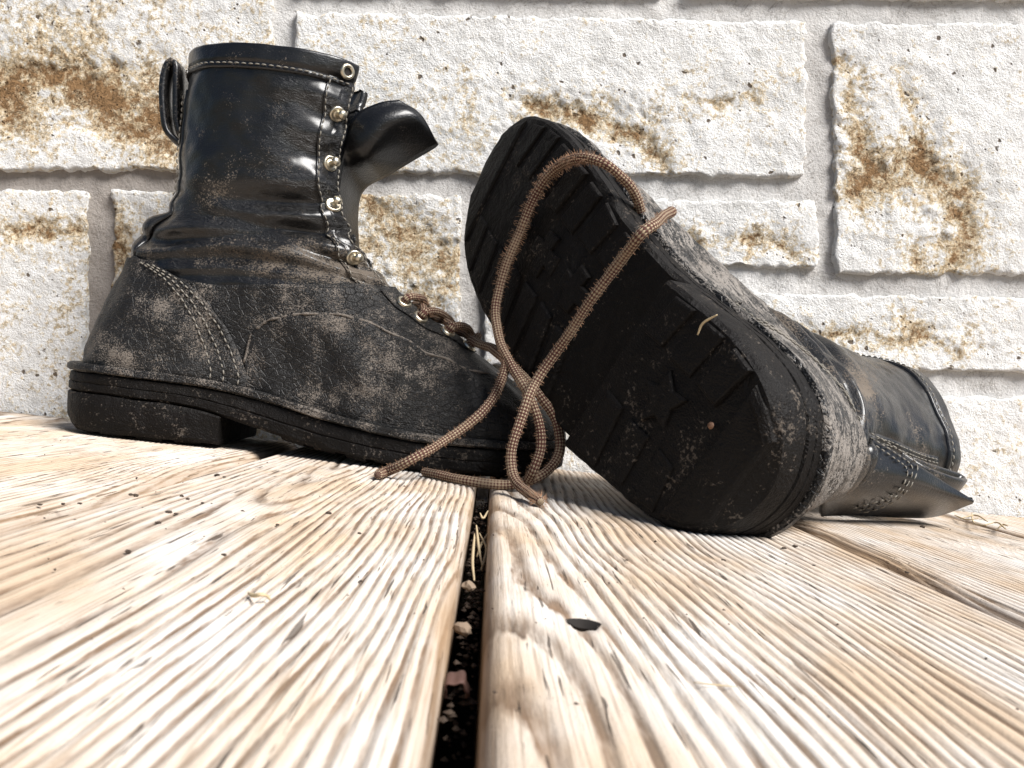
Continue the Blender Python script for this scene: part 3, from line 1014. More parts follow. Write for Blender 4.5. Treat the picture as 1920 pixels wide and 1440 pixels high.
def build_boot(bt, worn):
    shaft = shaft_flat if worn > 0.02 else shaft_round
    VM = M['vamp_pale'] if worn > 0.02 else M['vamp']
    # ---------------- sole
    dsole = lambda x, y, z: 0.40 + 0.10 * np.sin(x * 60)
    sole = bt.slab('outsole', 0.0, 1.0, lambda x: z_top(x) - 0.0058, z_sole, [(1, -0.0008), (.94, 0), (.55, 0.0004), (.50, -0.0004), (.45, 0.0003), (.12, 0.0), (0, -0.0022)], M['rubber'], 0.27)
    welt = bt.slab('welt', 0.0, 1.0, z_top, lambda x: z_top(x) - 0.0052, [(1, 0.0006), (.75, 0.0022), (.2, 0.0022), (0, 0.0004)], VM, 0.46)
    heel = bt.slab('heel_block', 0.0, 0.335, lambda x: z_sole(x) - 0.0004, z_heel, [(1, -0.0006), (.93, 0.0004), (.5, 0.0), (.12, -0.0008), (0, -0.003)], M['rubber'], 0.27, n=40)
    # tread
    W = lambda x, sg=1: float(hw(x / LEN)) - 0.0045 + (float(lat(x / LEN)) if sg < 0 else 0)
    for k in range(7):
        x = 0.143 + 0.0193 * k
        for sg in (-1, 1):
            a, b = x, x + 0.0135
            sk = 0.007
            bt.lug([(a, sg * W(a, sg)), (b, sg * W(b, sg)), (b + sk, sg * 0.021), (a + sk, sg * 0.021)], z_sole, sole)
    for x in (0.165, 0.200, 0.235):
        r, q = 0.0125, 0.0048
        bt.lug([(x - r, -q), (x - q, -q), (x - q, -r), (x + q, -r), (x + q, -q), (x + r, -q), (x + r, q), (x + q, q), (x + q, r), (x - q, r), (x - q, q), (x - r, q)], z_sole, sole)
    arc = [(0.282, sg * (W(0.282)) * f) for sg, f in ((-1, 1), (-1, .5), (1, .5), (1, 1))]
    tip = [(x, W(x) * sg) for sg, xs in ((1, (0.290, 0.298, 0.305)), (-1, (0.305, 0.298, 0.290))) for x in xs]
    bt.lug([(0.282, -W(0.282))] + [(0.282, 0.0), (0.282, W(0.282))] + tip, z_sole, sole)
    for k in range(3):
        x = 0.034 + 0.0225 * k
        for sg in (-1, 1):
            a, b = x, x + 0.0145
            bt.lug([(a, sg * W(a, sg)), (b, sg * W(b, sg)), (b + 0.004, sg * 0.0175), (a + 0.004, sg * 0.0175)], z_heel, heel)
    star = []
    for k in range(10):
        r = 0.0145 if k % 2 == 0 else 0.0075
        star.append((0.066 + r * math.cos(k * math.pi / 5), r * math.sin(k * math.pi / 5)))
    bt.lug(star, z_heel, heel)
    bt.lug([(0.029, -W(0.029)), (0.029, 0), (0.029, W(0.029)), (0.018, W(0.018)), (0.009, W(0.009)), (0.009, -W(0.009)), (0.018, -W(0.018))], z_heel, heel)
    for x, y in ((0.034, 0.010),):
        mb = MB()
        mb.lathe([(0.0, 0.0004), (0.0012, 0.0003), (0.0017, -0.0006)], Vector((x, (y + float(ban(x))) * bt.m, float(z_heel(x)) - 0.0026)), Vector((0, 0, -1)), 10)
        mb.build('nail', M['rust'], heel)

    # ---------------- foot
    dq = lambda x, y, z: 0.33 + (0.05 if worn > .02 else 0) + 0.16 * np.exp(-((z - .075) / .03) ** 2) * np.exp(-((x - .18) / .07) ** 2) + 0.0 * y + worn
    dv_ = lambda x, y, z: 0.31 + (0.07 if worn > .02 else 0) + 0.10 * np.sin(x * 45 + 1) * np.cos(z * 60) + 0.10 * np.exp(-((x - .16) / .06) ** 2) + worn
    dc = lambda x, y, z: 0.40 + (0.10 if worn > .02 else 0) + 0.08 * np.sin(z * 120 + x * 60) + worn
    qe = bt.invert(foot, [(.040, .116), (.067, .1045), (.10, .0995), (.15, .1023), (.19, .1085)])
    a = np.linspace(-1, 1, 150)[:, None] * np.ones((1, 54))
    tq = np.interp(np.abs(a), [0] + list(qe[:, 0]) + [1], [.76] + list(qe[:, 1]) + [qe[-1, 1] + .03])
    for k_ in range(6):
        tq[1:-1] = (tq[:-2] + tq[1:-1] + tq[2:]) / 3
    t = tq * np.linspace(0, 1, 54)[None]
    s = a * s_slit_foot(t)
    q = bt.patch('quarter', foot, s, t, lambda s, t: 0.0012 + 0.0 * s, 0.0030, VM, dq)
    # vamp: the front piece, its top edge a worn, cracked curve
    cv = bt.invert(foot, [(.116, .055), (.117, .074), (.128, .083), (.145, .088), (.170, .0905), (.190, .0855), (.205, .0795), (.222, .0715), (.244, .0635), (.262, .0615), (.28, .063)])
    o_ = np.argsort(cv[:, 0])
    cvs, cvt = cv[o_, 0], cv[o_, 1]
    s0 = cvs[0]
    na, nb = 170, 26
    ss = np.concatenate([-np.linspace(s0, 1, na // 2)[::-1][::-1], ])
    for_side = np.linspace(s0, 1.0, na)
    th = np.interp(for_side, cvs, cvt)
    th = np.where(for_side > .80, np.minimum(th, .72 - .17 * sstep(.80, .96, for_side)), th)
    for k_ in range(4):
        th[1:-1] = (th[:-2] + th[1:-1] + th[2:]) / 3
    full_s = np.concatenate([for_side, (2 - for_side[::-1])[1:]])
    full_t = np.concatenate([th, th[::-1][1:]])
    sg = np.where(full_s > 1, -(2 - full_s), full_s)
    S = sg[:, None] * np.ones((1, nb))
    T = full_t[:, None] * np.linspace(0, 1, nb)[None]
    # the toe middle must stay one sheet
    def foot_round(s, t):
        p = foot(np.where(np.abs(s) > 0.9999, 0.9999 * np.sign(s), s), t)
        return p
    vp = bt.patch('vamp', foot_round, S, T, lambda s, t: 0.0030 + 0.0005 * np.sin(s * 90) * (t > 0.3), 0.0024, VM, dv_)
    for sg_ in ((1, -1) if worn < 0.02 else ()):
        kk = np.linspace(0, 0.80 * (na - 1), 150)
        sv = np.interp(kk, range(na), for_side) * sg_
        tv = np.interp(kk, range(na), th) - 0.004
        e_ = 1e-3
        n_ = np.cross(foot(sv + e_, tv) - foot(sv - e_, tv), foot(sv, tv + e_) - foot(sv, tv - e_))
        n_ /= np.linalg.norm(n_, axis=1, keepdims=True)
        n_ *= np.sign((n_[:, 1] * np.sign(sv)).sum())
        pr = foot(sv, tv)
        pr = pr + n_ * (0.0026 + lump(pr))
        pr = bt.fl(pr)
        mb = MB()
        mb.tube([Vector(a_) for a_ in pr], [0.0009 * (1 + 1.1 * fbm(i_ * .3, sg_, 1.0, 4)) for i_ in range(150)], 7)
        mb.build('worn_edge', VM, vp, attrs={'dust': [0.78] * len(mb.v), 'crease': [0.5] * len(mb.v)})
    # heel counter
    cc = bt.invert(foot, [(.119, .045), (.112, .060), (.103, .0757), (.090, .089), (.077, .0997), (.062, .107), (.047, .113)])
    o_ = np.argsort(cc[:, 1])
    cct, ccs = cc[o_, 1], cc[o_, 0]
    tmax = min(cct[-1], .80)
    edge = lambda t: np.interp(t, cct, ccs)
    s, t = grid_st(lambda t: -edge(t), edge, 0.0, tmax, 90, 40)
    hc = bt.patch('heel_counter', foot, s, t, lambda s, t: 0.0034 + 0.0006 * np.sin(s * 37) * np.cos(t * 23), 0.0024, VM, dc)
    for sg_ in (1, -1):
        for inset in (0.012, 0.032, 0.050):
            bt.stitches(foot, [(sg_ * (edge(tt) - inset), tt) for tt in np.linspace(0.03, tmax - 0.02, 24)], hc, 0.0038, 0.0046, 0.0030, 0.00048)
    # welt seam
    th_ = np.linspace(0.06, 0.97, 120)
    # ---------------- shaft
    ds = lambda x, y, z: (0.10 + 0.50 * np.exp(-((z - .125) / .020) ** 2) * np.exp(-((x - .165) / .035) ** 2)
                          + 0.56 * np.exp(-((z - .158) / .014) ** 2) * np.exp(-((x - .085) / .020) ** 2)
                          + 0.30 * np.exp(-((z - .118) / .012) ** 2) + 0.18 * np.exp(-((z - .185) / .02) ** 2) * np.exp(-((x - .12) / .03) ** 2) + worn * 0.8)
    s, t = grid_st(lambda v: -s_slit_shaft(v), s_slit_shaft, -0.15, 1.0, 170, 120)
    sh = bt.patch('shaft', shaft, s, t, 0.0, 0.0024, M['shaft'], ds)
    # front facing with its two stitched rows, both sides
    for sg_ in (1, -1):
        a0 = lambda v: sg_ * (s_slit_shaft(v) - 0.125)
        a1 = lambda v: sg_ * (s_slit_shaft(v) + 0.004)
        s, t = grid_st(a0, a1, -0.10, 0.905, 26, 100)
        es = bt.patch('eyestay', shaft, s, t, lambda s, t: 0.0011 + 0.0007 * np.sin(t * 52) * (np.abs(s) > .78), 0.0012, M['shaft'], ds)
        vv = np.linspace(-0.06, 0.895, 44)
        bt.stitches(shaft, [(sg_ * (s_slit_shaft(v) - 0.117), v) for v in vv], es, 0.0017)
        bt.stitches(shaft, [(sg_ * (s_slit_shaft(v) - 0.010), v) for v in vv], es, 0.0019)
        # quarter's lace facing on the foot
        s, t = grid_st(lambda t: sg_ * (s_slit_foot(t) - 0.09), lambda t: sg_ * (s_slit_foot(t) + 0.003), 0.585, qe[-1, 1], 18, 40)
        bt.patch('lace_facing', foot, s, t, 0.0024, 0.0012, VM, dq)
    # cuff band round the top
    s, t = grid_st(lambda v: -s_slit_shaft(v) - 0.006, lambda v: s_slit_shaft(v) + 0.006, 0.875, 1.008, 170, 16)
    cuff = bt.patch('cuff', shaft, s, t, lambda s, t: 0.0018 - 0.0012 * np.exp(-((t - .905) / .008) ** 2) - 0.0014 * sstep(.992, 1.008, t), 0.0050, M['shaft'], 0.16 + worn * 0.5)
    bt.stitches(shaft, [(a, .893) for a in np.linspace(-.81, .81, 60)], cuff, 0.0025, 0.0043, 0.0029, 0.00045)
    # back strap and ankle roll
    s, t = grid_st(lambda v: -0.125 + 0 * v, lambda v: 0.125 + 0 * v, 0.02, 0.80, 22, 70)
    bs = bt.patch('back_strap', shaft, s, t, lambda s, t: (0.0018 + 0.0052 * np.exp(-((t - .17) / .055) ** 2)) * (1 - 0.7 * (np.abs(s) / .125) ** 4), 0.0016, M['shaft'], ds)
    for sg_ in (1, -1):
        for a in (0.108, 0.090):
            bt.stitches(shaft, [(sg_ * a, v) for v in np.linspace(.30, .79, 30)], bs, 0.0024, 0.0042, 0.0028)
    # pull loop behind the top
    pl = spline([Vector(p) for p in ((.0588, 0, .190), (.0528, 0, .1935), (.0443, 0, .2005), (.0408, 0, .213), (.0388, 0, .228), (.0393, 0, .240), (.0418, 0, .2462), (.0453, 0, .2450), (.0466, 0, .236), (.0478, 0, .222), (.0496, 0, .208), (.0528, 0, .1985))], 0.0025)
    grid = []
    for i, p in enumerate(pl):
        tg = (pl[min(i + 1, len(pl) - 1)] - pl[max(i - 1, 0)]).normalized()
        nn = Vector((-tg.z, 0, tg.x))
        sec = []
        hwid = 0.0115
        for y, o in ((-1, .0), (-.94, .0018), (0, .0024), (.94, .0018), (1, 0), (.94, -.0018), (0, -.0024), (-.94, -.0018)):
            sec.append(tuple(p + nn * o + Vector((0, y * hwid, 0))))
        grid.append(sec)
    mb = MB()
    mb.grid(bt.fl(np.array(grid)), closed_v=True)
    mb.f.append(tuple(range(8)))
    mb.f.append(tuple(len(mb.v) - 8 + i for i in range(8)))
    mb.build('pull_loop', M['shaft'], bt.root, attrs={'dust': [0.42] * len(mb.v)})
    # tongue under the lacing
    s, t = grid_st(lambda t: 0.80 + 0 * t, lambda t: 1.20 + 0 * t, 0.50, 0.90, 30, 40)

    def foot_wrap(s, t):
        s2 = np.where(s > 1, -(2 - s), s)
        return foot(s2, t)
    sw = np.where(s > 1, s - 2, s)
    bt.patch('tongue_gusset', lambda a, b: foot_wrap(a, b) - np.array([.004, 0, .004]), s, t, 0.0, 0.0018, M['shaft'], 0.55, weld=False)

    # ---------------- metal
    def eyelet(surf, s, t, off, parent):
        p, n = bt.frame(surf, s, t, off)
        mb = MB()
        prof = [(0.0026, -0.0008), (0.0026, 0.0006), (0.0031, 0.0011), (0.0041, 0.0011), (0.0047, 0.0006), (0.0049, -0.0004)]
        mb.lathe(prof, p, n, 20)
        e = mb.build('eyelet', M['brass'], parent)
        m2 = MB()
        m2.lathe([(0.0, 0.0), (0.0027, 0.0)], p + n * -0.0003, n, 14)
        m2.build('hole', M['hole'], e, weld=1e-6)  # dark disc painted as the shade inside the eyelet

    def hook(s, v, parent):
        p, n = bt.frame(shaft, s, v, 0.0018)
        mb = MB()
        mb.lathe([(0.0, 0.0010), (0.0022, 0.0010), (0.0030, 0.0004), (0.0039, 0.0013), (0.0047, 0.0012), (0.0052, 0.0002), (0.0051, -0.0010)], p, n, 20)
        h_ = mb.build('lace_hook', M['brass'], parent)
        m2 = MB()
        d = (n + Vector((0.35, 0, 0.25))).normalized()
        m2.lathe([(0.0019, 0.0), (0.0017, 0.0018), (0.0016, 0.0030), (0.0024, 0.0035), (0.0030, 0.0045), (0.0031, 0.0055), (0.0024, 0.0066), (0.0012, 0.0071), (0.0, 0.0072)], p, d, 16)
        m2.build('stud', M['brass'], h_, weld=1e-6)

    for sg_ in (1, -1):
        eyelet(shaft, sg_ * 0.775, 0.945, 0.0022, cuff)
        for v in (0.735, 0.515, 0.320, 0.120):
            if sg_ < 0 or worn < 0.02:      # the fallen boot has lost the hooks of its upper side
                hook(sg_ * (float(s_slit_shaft(v)) - 0.062), v, sh)
        bt.eyes = getattr(bt, 'eyes', [])
        for tt in (qe[-1, 1] - .035, qe[-1, 1] - .085, qe[-1, 1] - .14, 0.60):
            sf = float(s_slit_foot(tt)) - 0.042
            eyelet(foot, sg_ * sf, tt, 0.0028, q)
            bt.eyes.append((sg_, tt, bt.frame(foot, sg_ * sf, tt, 0.003)))
    return bt


# the upright boot: stands on the deck side-on, toe to the right
YAW = math.radians(2.5)
m1 = Matrix.Translation((-0.2765, 0.566, 0.0)) @ Matrix.Rotation(YAW, 4, 'Z') @ Matrix.Diagonal((1.035, 1, 1, 1))
boot1 = build_boot(Boot('leather_boot', True, m1, 'upright black leather boot standing on its sole, open top, tongue hanging forward'), 0.0)
# the fallen boot: lies on its heel and shaft, toe leaning up to the wall, sole turned to the front
RM = ((-0.4587, 0.37138, 0.80727), (0.71619, -0.38325, 0.58326), (0.52599, 0.84569, -0.09018))
TV = (0.10647, 0.34869, 0.0212)
m2 = Matrix([(*r, t_) for r, t_ in zip(RM, TV)] + [(0, 0, 0, 1)])
boot2 = build_boot(Boot('leather_boot', False, m2, 'toppled black leather boot lying on its side, dark lugged sole showing, toe up against wall'), 0.14)


def sheet(bt, name, rows, mat, thick, dust, n=10, parent=None):
    """soft leather flap through a net of world points"""
    net = [[bt.loc(P(*q)) for q in r] for r in rows]
    L1 = []
    for r in net:
        L1.append(resample(r, n * (len(r) - 1) + 1))
    cols = list(zip(*L1))
    cols = [resample(list(c_), n * (len(rows) - 1) + 1) for c_ in cols]
    pts = np.array([[tuple(p) for p in c_] for c_ in cols])
    nn = normals(pts)
    mb = MB()
    na, nb = pts.shape[:2]
    mb.grid(pts)
    b2 = mb.grid(pts - nn * thick, flip=True)
    edge = [(i, 0) for i in range(na)] + [(na - 1, j) for j in range(1, nb)] + [(i, nb - 1) for i in range(na - 2, -1, -1)] + [(0, j) for j in range(nb - 2, 0, -1)]
    for e1, e2 in zip(edge, edge[1:] + edge[:1]):
        a, b = e1[0] * nb + e1[1], e2[0] * nb + e2[1]
        mb.f.append((a, b, b2 + b, b2 + a))
    return mb.build(name, mat, parent or bt.root, attrs={'dust': [dust] * len(mb.v)}), pts, nn


def resample(p, n):
    Q = [p[0] * 2 - p[1]] + list(p) + [p[-1] * 2 - p[-2]]
    out = []
    m = len(p) - 1
    for k in range(n):
        f = k * m / (n - 1)
        i = min(int(f), m - 1)
        t = f - i
        a, b, c_, d = Q[i:i + 4]
        out.append(0.5 * ((2 * b) + (c_ - a) * t + (2 * a - 5 * b + 4 * c_ - d) * t * t + (3 * b - a - 3 * c_ + d) * t**3))
    return out


tongue, tp, tn = sheet(boot1, 'tongue', [
    [(636, 500, .556), (652, 505, .570), (676, 505, .592)],
    [(632, 400, .554), (652, 400, .570), (672, 402, .592)],
    [(640, 320, .552), (660, 330, .566), (684, 356, .590)],
    [(648, 258, .549), (690, 292, .548), (728, 330, .580)],
    [(668, 214, .546), (730, 236, .545), (778, 300, .574)],
    [(712, 192, .548), (772, 218, .550), (812, 280, .572)],
    [(748, 187, .552), (790, 215, .556), (822, 272, .570)]], M['tongue'], 0.0028, 0.02, 9)

flap, fp, fn = sheet(boot2, 'ankle_flap', [
    [(1600, 800, .452), (1560, 880, .447), (1545, 930, .452), (1540, 968, .474)],
    [(1650, 828, .462), (1625, 885, .452), (1612, 930, .460), (1610, 967, .492)],
    [(1722, 872, .474), (1705, 905, .468), (1690, 940, .478), (1690, 971, .515)],
    [(1778, 908, .490), (1768, 925, .486), (1760, 945, .496), (1755, 969, .520)],
    [(1826, 938, .500), (1826, 941, .500), (1825, 943, .502), (1823, 945, .505)]], M['shaft'], 0.0030, 0.22, 8)


def flap_seam(path, off=0.0009):
    mb = MB()
    pts = [boot2.loc(P(*q)) for q in path]
    p = spline(pts, 0.0005)
    flat = fp.reshape(-1, 3)
    fnn = fn.reshape(-1, 3)
    cl = boot2.loc(CAM0)
    q = []
    for a in p:
        # slide along the line of sight of the seam onto the flap
        d = np.array(cl - a)
        d = d / np.linalg.norm(d)
        r = flat - np.array(a)
        al = r @ d
        k_ = np.argmin(np.linalg.norm(r - al[:, None] * d, axis=1))
        n_ = fnn[k_] if fnn[k_] @ d > 0 else -fnn[k_]
        q.append(Vector(np.array(a) + d * al[k_] + n_ * off))
    i = 0
    while i + 6 < len(q):
        mb.tube(q[i:i + 6:2] + [q[i + 6]], [.0002, .00045, .00045, .0002], 5)
        i += 9
    tag(mb.build('stitching', M['thread'], flap), kind='stuff')


CAM0 = Vector((0, 0, CAM_H))
for d_ in (0, 9, 18):
    flap_seam([(1630, 812 + d_, .45), (1680 - d_ * .3, 842 + d_, .46), (1716 - d_, 870 + d_ * .6, .47), (1708 - d_, 905 + d_ * .2, .47), (1680 - d_, 935 - d_ * .2, .47), (1640 - d_, 953 - d_ * .5, .47), (1600, 962 - d_ * .7, .47)])

# ------------------------------------------------------------------ laces
R_LACE = 0.0027
INV2 = m2.inverted()
CAM = Vector((0, 0, CAM_H))


def on_sole(px, py, off=0.0065):
    """place just clear of the fallen boot's tread"""
    a, b = INV2 @ CAM, INV2 @ P(px, py, 1.0)
    t = (-off - a.z) / (b.z - a.z)
    w = CAM + (P(px, py, 1.0) - CAM) * t
    return w


def on_deck(px, py, z=R_LACE):
    return G(px, py, z)


def cord(name, runs, parent, rad=R_LACE, fuzz=()):
    """braided cord with a braid UV; runs: list of point lists"""
    mb = MB()
    n = 16
    uv_v = []
    paths = []
    for pts in runs:
        p = spline(pts, 0.0011)
        p = [q_ + Vector((fbm(i_ * .035, 1.1, len(paths), 2), fbm(i_ * .035, 5.1, len(paths), 2), abs(fbm(i_ * .035, 9.1, len(paths), 2)))) * 0.0011 for i_, q_ in enumerate(p)]
        paths.append(p)
        k = len(p)
        rd = rad * (0.95 if len(pts) == 7 else 1.0)
        rr = [rd * (1 + 0.16 * fbm(i * 0.05, 3.1, len(uv_v) * 0.01, 2)) for i in range(k)]
        for i, f in ((0, .55), (1, .85), (k - 1, .55), (k - 2, .85)):
            rr[i] *= f
        mb.tube(p, rr, n)
        for i in range(k):
            for j in range(n):
                uv_v.append((j / n, i * 0.0011 / 0.0034))
    me = bpy.data.meshes.new(name)
    me.from_pydata(mb.v, [], mb.f)
    uvl = me.uv_layers.new(name='braid')
    for poly in me.polygons:
        us = [uv_v[v] for v in poly.vertices]
        wrap = max(u for u, _ in us) - min(u for u, _ in us) > 0.5 and len(us) == 4
        for li, (u, v) in zip(poly.loop_indices, us):
            uvl.data[li].uv = (u + 1.0 if wrap and u < 0.5 else u, v)
    me.polygons.foreach_set('use_smooth', [True] * len(me.polygons))
    me.materials.append(M['lace'])
    o = link(bpy.data.objects.new(name, me), parent)
    # loose fibres standing off the braid
    fz = MB()
    for ri, i0, i1, num, ln in fuzz:
        p = paths[ri]
        a, b = int(i0 * (len(p) - 2)), int(i1 * (len(p) - 2))
        for _ in range(num):
            i = R1.randint(a, max(a + 1, b))
            i = min(i, len(p) - 2)
            t = (p[i + 1] - p[i]).normalized()
            d = Vector((R1.gauss(0, 1), R1.gauss(0, 1), R1.gauss(0, 1)))
            d = (d - t * d.dot(t)).normalized()
            q0 = p[i] + d * rad * 0.9
            L = ln * R1.uniform(0.4, 1.2)
            d2 = (d + t * R1.uniform(-.9, .9) + Vector((R1.gauss(0, .3), R1.gauss(0, .3), R1.gauss(0, .3)))).normalized()
            fz.tube([q0, q0 + d * L * .5, q0 + d * L * .5 + d2 * L * .5], [0.00011, 0.00009, 0.00005], 3, cap=False)
    if fz.v:
        tag(fz.build('fuzz', M['fibre'], parent), kind='stuff')
    return o


# lace of the upright boot: zigzag through its eyelets, both ends fall to the deck
lace1 = empty('bootlace', G(790, 900))
tag(lace1, 'brown braided lace threaded through the upright boot, both ends lying on the deck', 'shoelace', 'bootlaces')
M1 = m1
near = sorted([e for e in boot1.eyes if e[0] == 1], key=lambda e: -e[1])
far = sorted([e for e in boot1.eyes if e[0] == -1], key=lambda e: -e[1])
runs = []


def across(a, b, lift=0.010):
    pa, na = M1 @ a[2][0], (M1.to_3x3() @ a[2][1])
    pb, nb = M1 @ b[2][0], (M1.to_3x3() @ b[2][1])
    mid = (pa + pb) / 2
    up = (na + nb).normalized()
    return [pa - na * 0.003, pa + na * 0.0035, pa * .8 + pb * .2 + up * lift * .75, mid + up * lift * 0.9, pb * .8 + pa * .2 + up * lift * .75, pb + nb * 0.0035, pb - nb * 0.003]


for i in range(4):
    runs.append(across(near[i], far[min(i + 1, 3)], 0.010))
    if i < 3:
        runs.append(across(near[i + 1], far[i], 0.006))
e4 = M1 @ near[3][2][0]
n4 = M1.to_3x3() @ near[3][2][1]
runs.append([e4 - n4 * 0.002, e4 + n4 * 0.004, P(905, 648, .538), P(932, 658, .522), P(946, 684, .502), P(938, 722, .490), P(902, 775, .478), P(842, 822, .470),
             P(772, 862, .459), on_deck(722, 886), on_deck(706, 891)])
runs.append([P(918, 652, .534), P(940, 668, .512), P(968, 694, .490), P(1008, 738, .479), P(1040, 790, .476), P(1050, 838, .474), P(1036, 872, .470), P(1004, 896, .464),
             on_deck(950, 910), on_deck(880, 902), on_deck(820, 890), on_deck(792, 884)])
RUNS1 = runs
L1 = lace1.location.copy()
cord('cord', [[q - L1 for q in r] for r in runs], lace1,
     fuzz=[(7, .2, 1, 400, .0018), (8, .1, 1, 400, .0018)] + [(i, 0, 1, 120, .0024) for i in range(7)])

lace2 = empty('bootlace', G(1000, 925))
tag(lace2, 'frayed brown braided lace draped over the sole of the toppled boot', 'shoelace', 'bootlaces')
L2 = lace2.location.copy()


def behind(px, py, d):
    w = on_sole(px, py)
    return CAM + (w - CAM) * (1 + d / w.y)


runs = [
    [behind(1205, 425, .055), behind(1194, 378, .040), behind(1170, 338, .022), behind(1135, 308, .004), on_sole(1090, 296, .009), on_sole(1046, 312), on_sole(1012, 352), on_sole(985, 408),
     on_sole(960, 470), on_sole(938, 535), on_sole(929, 590), on_sole(938, 642, .008), P(962, 692, .476), P(990, 738, .464), P(1010, 788, .458), P(1014, 838, .456), P(1001, 880, .456), on_deck(988, 903, .006)],
    [behind(1262, 396, .045), behind(1246, 406, .030), behind(1228, 420, .008), on_sole(1200, 440, .010), on_sole(1165, 486), on_sole(1120, 548), on_sole(1075, 612), on_sole(1034, 672), on_sole(1006, 716, .010),
     P(988, 752, .449), P(970, 806, .447), P(959, 856, .446), P(964, 895, .442), on_deck(985, 922, .0045), on_deck(1014, 942)]]
cord('cord', [[q - L2 for q in r] for r in runs], lace2,
     fuzz=[(0, .0, .30, 400, .0018), (0, .18, .55, 800, .0030), (0, .55, 1, 500, .0018), (1, 0, 1, 700, .0018), (1, .97, 1, 80, .003)])

# ------------------------------------------------------------------ small litter
def crumb(p, r, seed, name, mat, label, cat, group, flat=0.6):
    bm = bmesh.new()
    bmesh.ops.create_icosphere(bm, subdivisions=2, radius=r)
    for v in bm.verts:
        k_ = 1 + 0.45 * fbm(v.co.x / r + seed, v.co.y / r, v.co.z / r + seed, 3)
        v.co = Vector((v.co.x * k_ * 1.3, v.co.y * k_, v.co.z * k_ * flat))
    lo = min(v.co.z for v in bm.verts)
    for v in bm.verts:
        v.co.z -= lo
    me = bpy.data.meshes.new(name)
    bm.to_mesh(me)
    bm.free()
    me.materials.append(mat)
    o = link(bpy.data.objects.new(name, me))
    o.location = p
    o.rotation_euler.z = seed
    return tag(o, label, cat, group)


LBL = 'dark crumb of dirt lying on the bleached planks'
for i, (x, y, r) in enumerate([(254, 931, .0013), (245, 930, .0011), (316, 963, .0014), (330, 966, .0010), (240, 1038, .0012), (407, 893, .0014), (420, 896, .0010), (616, 965, .0014), (520, 986, .0009), (296, 983, .0011),
                               (352, 938, .0009), (380, 945, .0009), (455, 960, .0008), (118, 947, .0009), (420, 1042, .0008), (676, 1092, .0007), (150, 946, .0008), (340, 932, .0010), (674, 1002, .0008), (758, 913, .0009),
                               (1470, 1030, .0012), (1526, 1062, .0008), (1730, 990, .0018), (1356, 1052, .0010), (1175, 1052, .0007), (1490, 1026, .0012), (75, 948, .0009), (1700, 1075, .0009)]):
    wp = G(x, y, -0.0003)
    where = 'bleached plank the lace ends lie on' if -.14 < wp.x < 0 else ('plank with the nail hole' if 0 < wp.x < .165 else ('plank the heel of the upright boot stands on' if wp.x < 0 else 'plank under the toppled shaft'))
    crumb(wp, r * 0.72, i * 1.37, 'dirt_crumb', M['crumb'], 'dark crumb of dirt on the ' + where, 'dirt', 'crumbs on the planks')
crumb(P(868, 1192, .215), 0.0021, 2.2, 'wood_chip', M['chip'], 'pale wood chip jammed in the gap between the two middle planks', 'wood chip', None, 0.9)
crumb(P(877, 1108, .252), 0.0019, 4.4, 'pebble', M['chip'], 'small grey pebble wedged in the plank gap beyond the wood chip', 'pebble', None, 0.8)


def wisp(name, pts, r, mat, label, cat, group=None):
    mb = MB()
    p = spline(pts, 0.0008)
    c = p[0].copy()
    n_ = len(p)
    mb.tube([q - c for q in p], [r * (0.45 + 0.55 * math.sin(math.pi * min(1, max(0, i / (n_ - 1) * 0.9 + 0.05)))) for i in range(n_)], 5)
    o = mb.build(name, mat)
    o.location = c
    return tag(o, label, cat, group)


wisp('pale_fibre', [G(466, 1112, .0007), G(476, 1117, .0012), G(490, 1115, .0022), G(503, 1119, .0014), G(508, 1127, .0007)], 0.00055, M['straw'], 'curled pale fibre lying across the grain of the wide middle plank', 'fibre')
wisp('hair_strand', [G(1300, 1279, .0006), G(1340, 1284, .0008), G(1385, 1288, .0006)], 0.00016, M['straw'], 'thin straight pale hair lying on the plank with the nail hole', 'hair')
for i, q in enumerate([[(900, 962, .405), (906, 972, .40), (915, 958, .41)], [(890, 1000, .36), (886, 1050, .30), (889, 1088, .27)], [(893, 985, .37), (898, 1030, .33), (905, 1062, .31)], [(915, 1000, .37), (903, 1020, .35), (894, 1044, .33)], [(899, 1000, .365), (912, 1030, .34), (902, 1070, .31)]]):
    wisp('straw', [P(*a) for a in q], 0.0006, M['straw'], 'dry straw caught in the plank gap beside the lace tip', 'straw', 'straws in the plank gap')
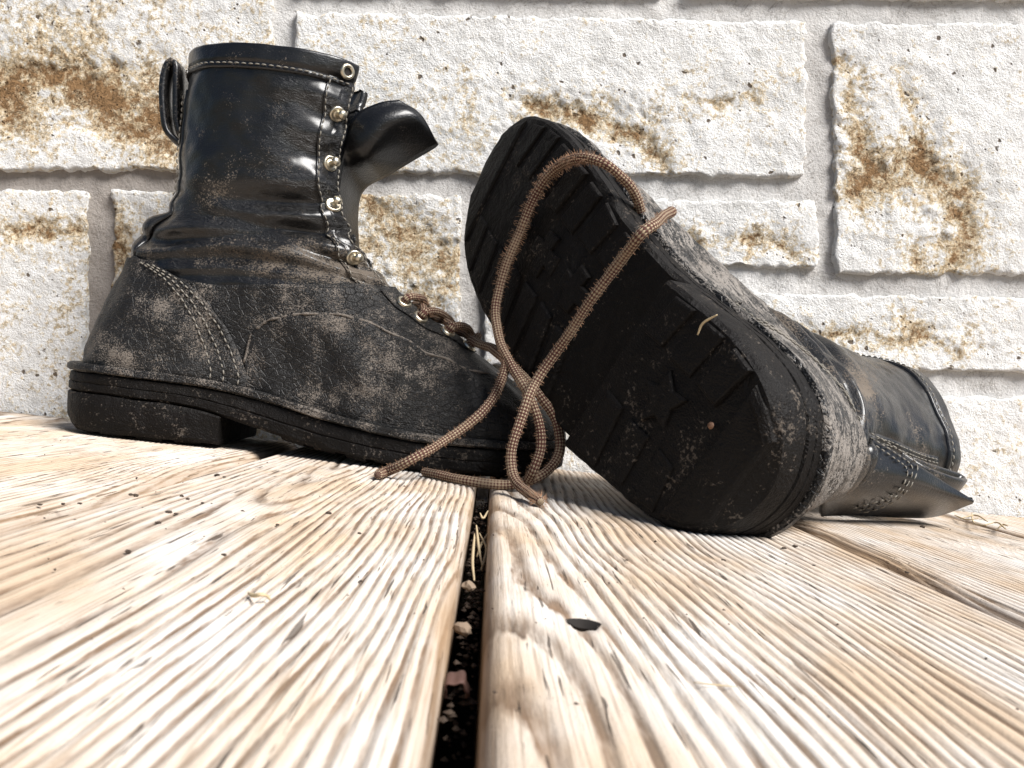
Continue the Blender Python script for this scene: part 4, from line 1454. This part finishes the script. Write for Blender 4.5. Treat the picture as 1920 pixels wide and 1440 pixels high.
for i, q in enumerate([[(1800, 972), (1830, 966), (1852, 978)], [(1822, 962), (1826, 980), (1850, 986)], [(1846, 984), (1870, 980), (1886, 992)], [(1868, 994), (1880, 984), (1890, 986)], [(1790, 966), (1812, 974), (1835, 972)]]):
    wisp('straw', [G(*a, .002 + .002 * j) for j, a in enumerate(q)], 0.00055, M['straw'], 'dry straw swept against the foot of the wall by the toppled shaft', 'straw', 'straws at the wall foot')
wisp('straw', [on_sole(1308, 628, .0035), on_sole(1318, 606, .0045), on_sole(1345, 590, .0035)], 0.0006, M['straw'], 'dry straw stuck in the tread of the toppled boot', 'straw')
# curled dead leaf down in the gap
lf = MB()
arr = []
c0 = P(856, 1288, .182)
for i in range(22):
    a = -0.6 + 4.6 * i / 21
    r = 0.0026 + 0.0004 * math.sin(i)
    row = []
    for j in range(9):
        u = (j - 4) / 4
        wd = 0.004 * math.sin(math.pi * (0.12 + 0.8 * i / 21))
        row.append((r * math.cos(a), wd * u, r * math.sin(a) - 0.0003 * u * u))
    arr.append(row)
arr = np.array(arr)
lf.grid(arr)
leaf = lf.build('dead_leaf', M['leaf'])
sm = leaf.modifiers.new('thickness', 'SOLIDIFY')
sm.thickness = 0.0004
leaf.location = c0
tag(leaf, 'curled reddish brown dead leaf stuck in the dark gap between planks', 'leaf')

# fine grit: scattered over the near boards and packed in the middle gap
gt = MB()
for i in range(680):
    if i < 420:
        x, y, z, r = R1.uniform(-0.003, 0.003), R1.uniform(0.16, 0.50), R1.uniform(-0.026, -0.010), R1.uniform(.0004, .0013)
    else:
        x, y, z, r = R1.gauss(-0.06, 0.16), R1.uniform(0.14, 0.52), 0.0, abs(R1.gauss(0.00018, 0.00016)) + .0001
    b = len(gt.v)
    for d in ((1, 0, 0), (0, 1, 0), (-1, 0, 0), (0, -1, 0), (0, 0, .7), (0, 0, -.7)):
        gt.v.append((x + d[0] * r * R1.uniform(.5, 1.4), y + d[1] * r * R1.uniform(.5, 1.4), z + d[2] * r))
    gt.f += [tuple(b + q for q in t3) for t3 in ((0, 1, 4), (1, 2, 4), (2, 3, 4), (3, 0, 4), (1, 0, 5), (2, 1, 5), (3, 2, 5), (0, 3, 5))]
tag(gt.build('grit', M['crumb'], smooth=False), 'fine dark grit scattered over the planks and packed in their gap', 'grit', None, 'stuff')
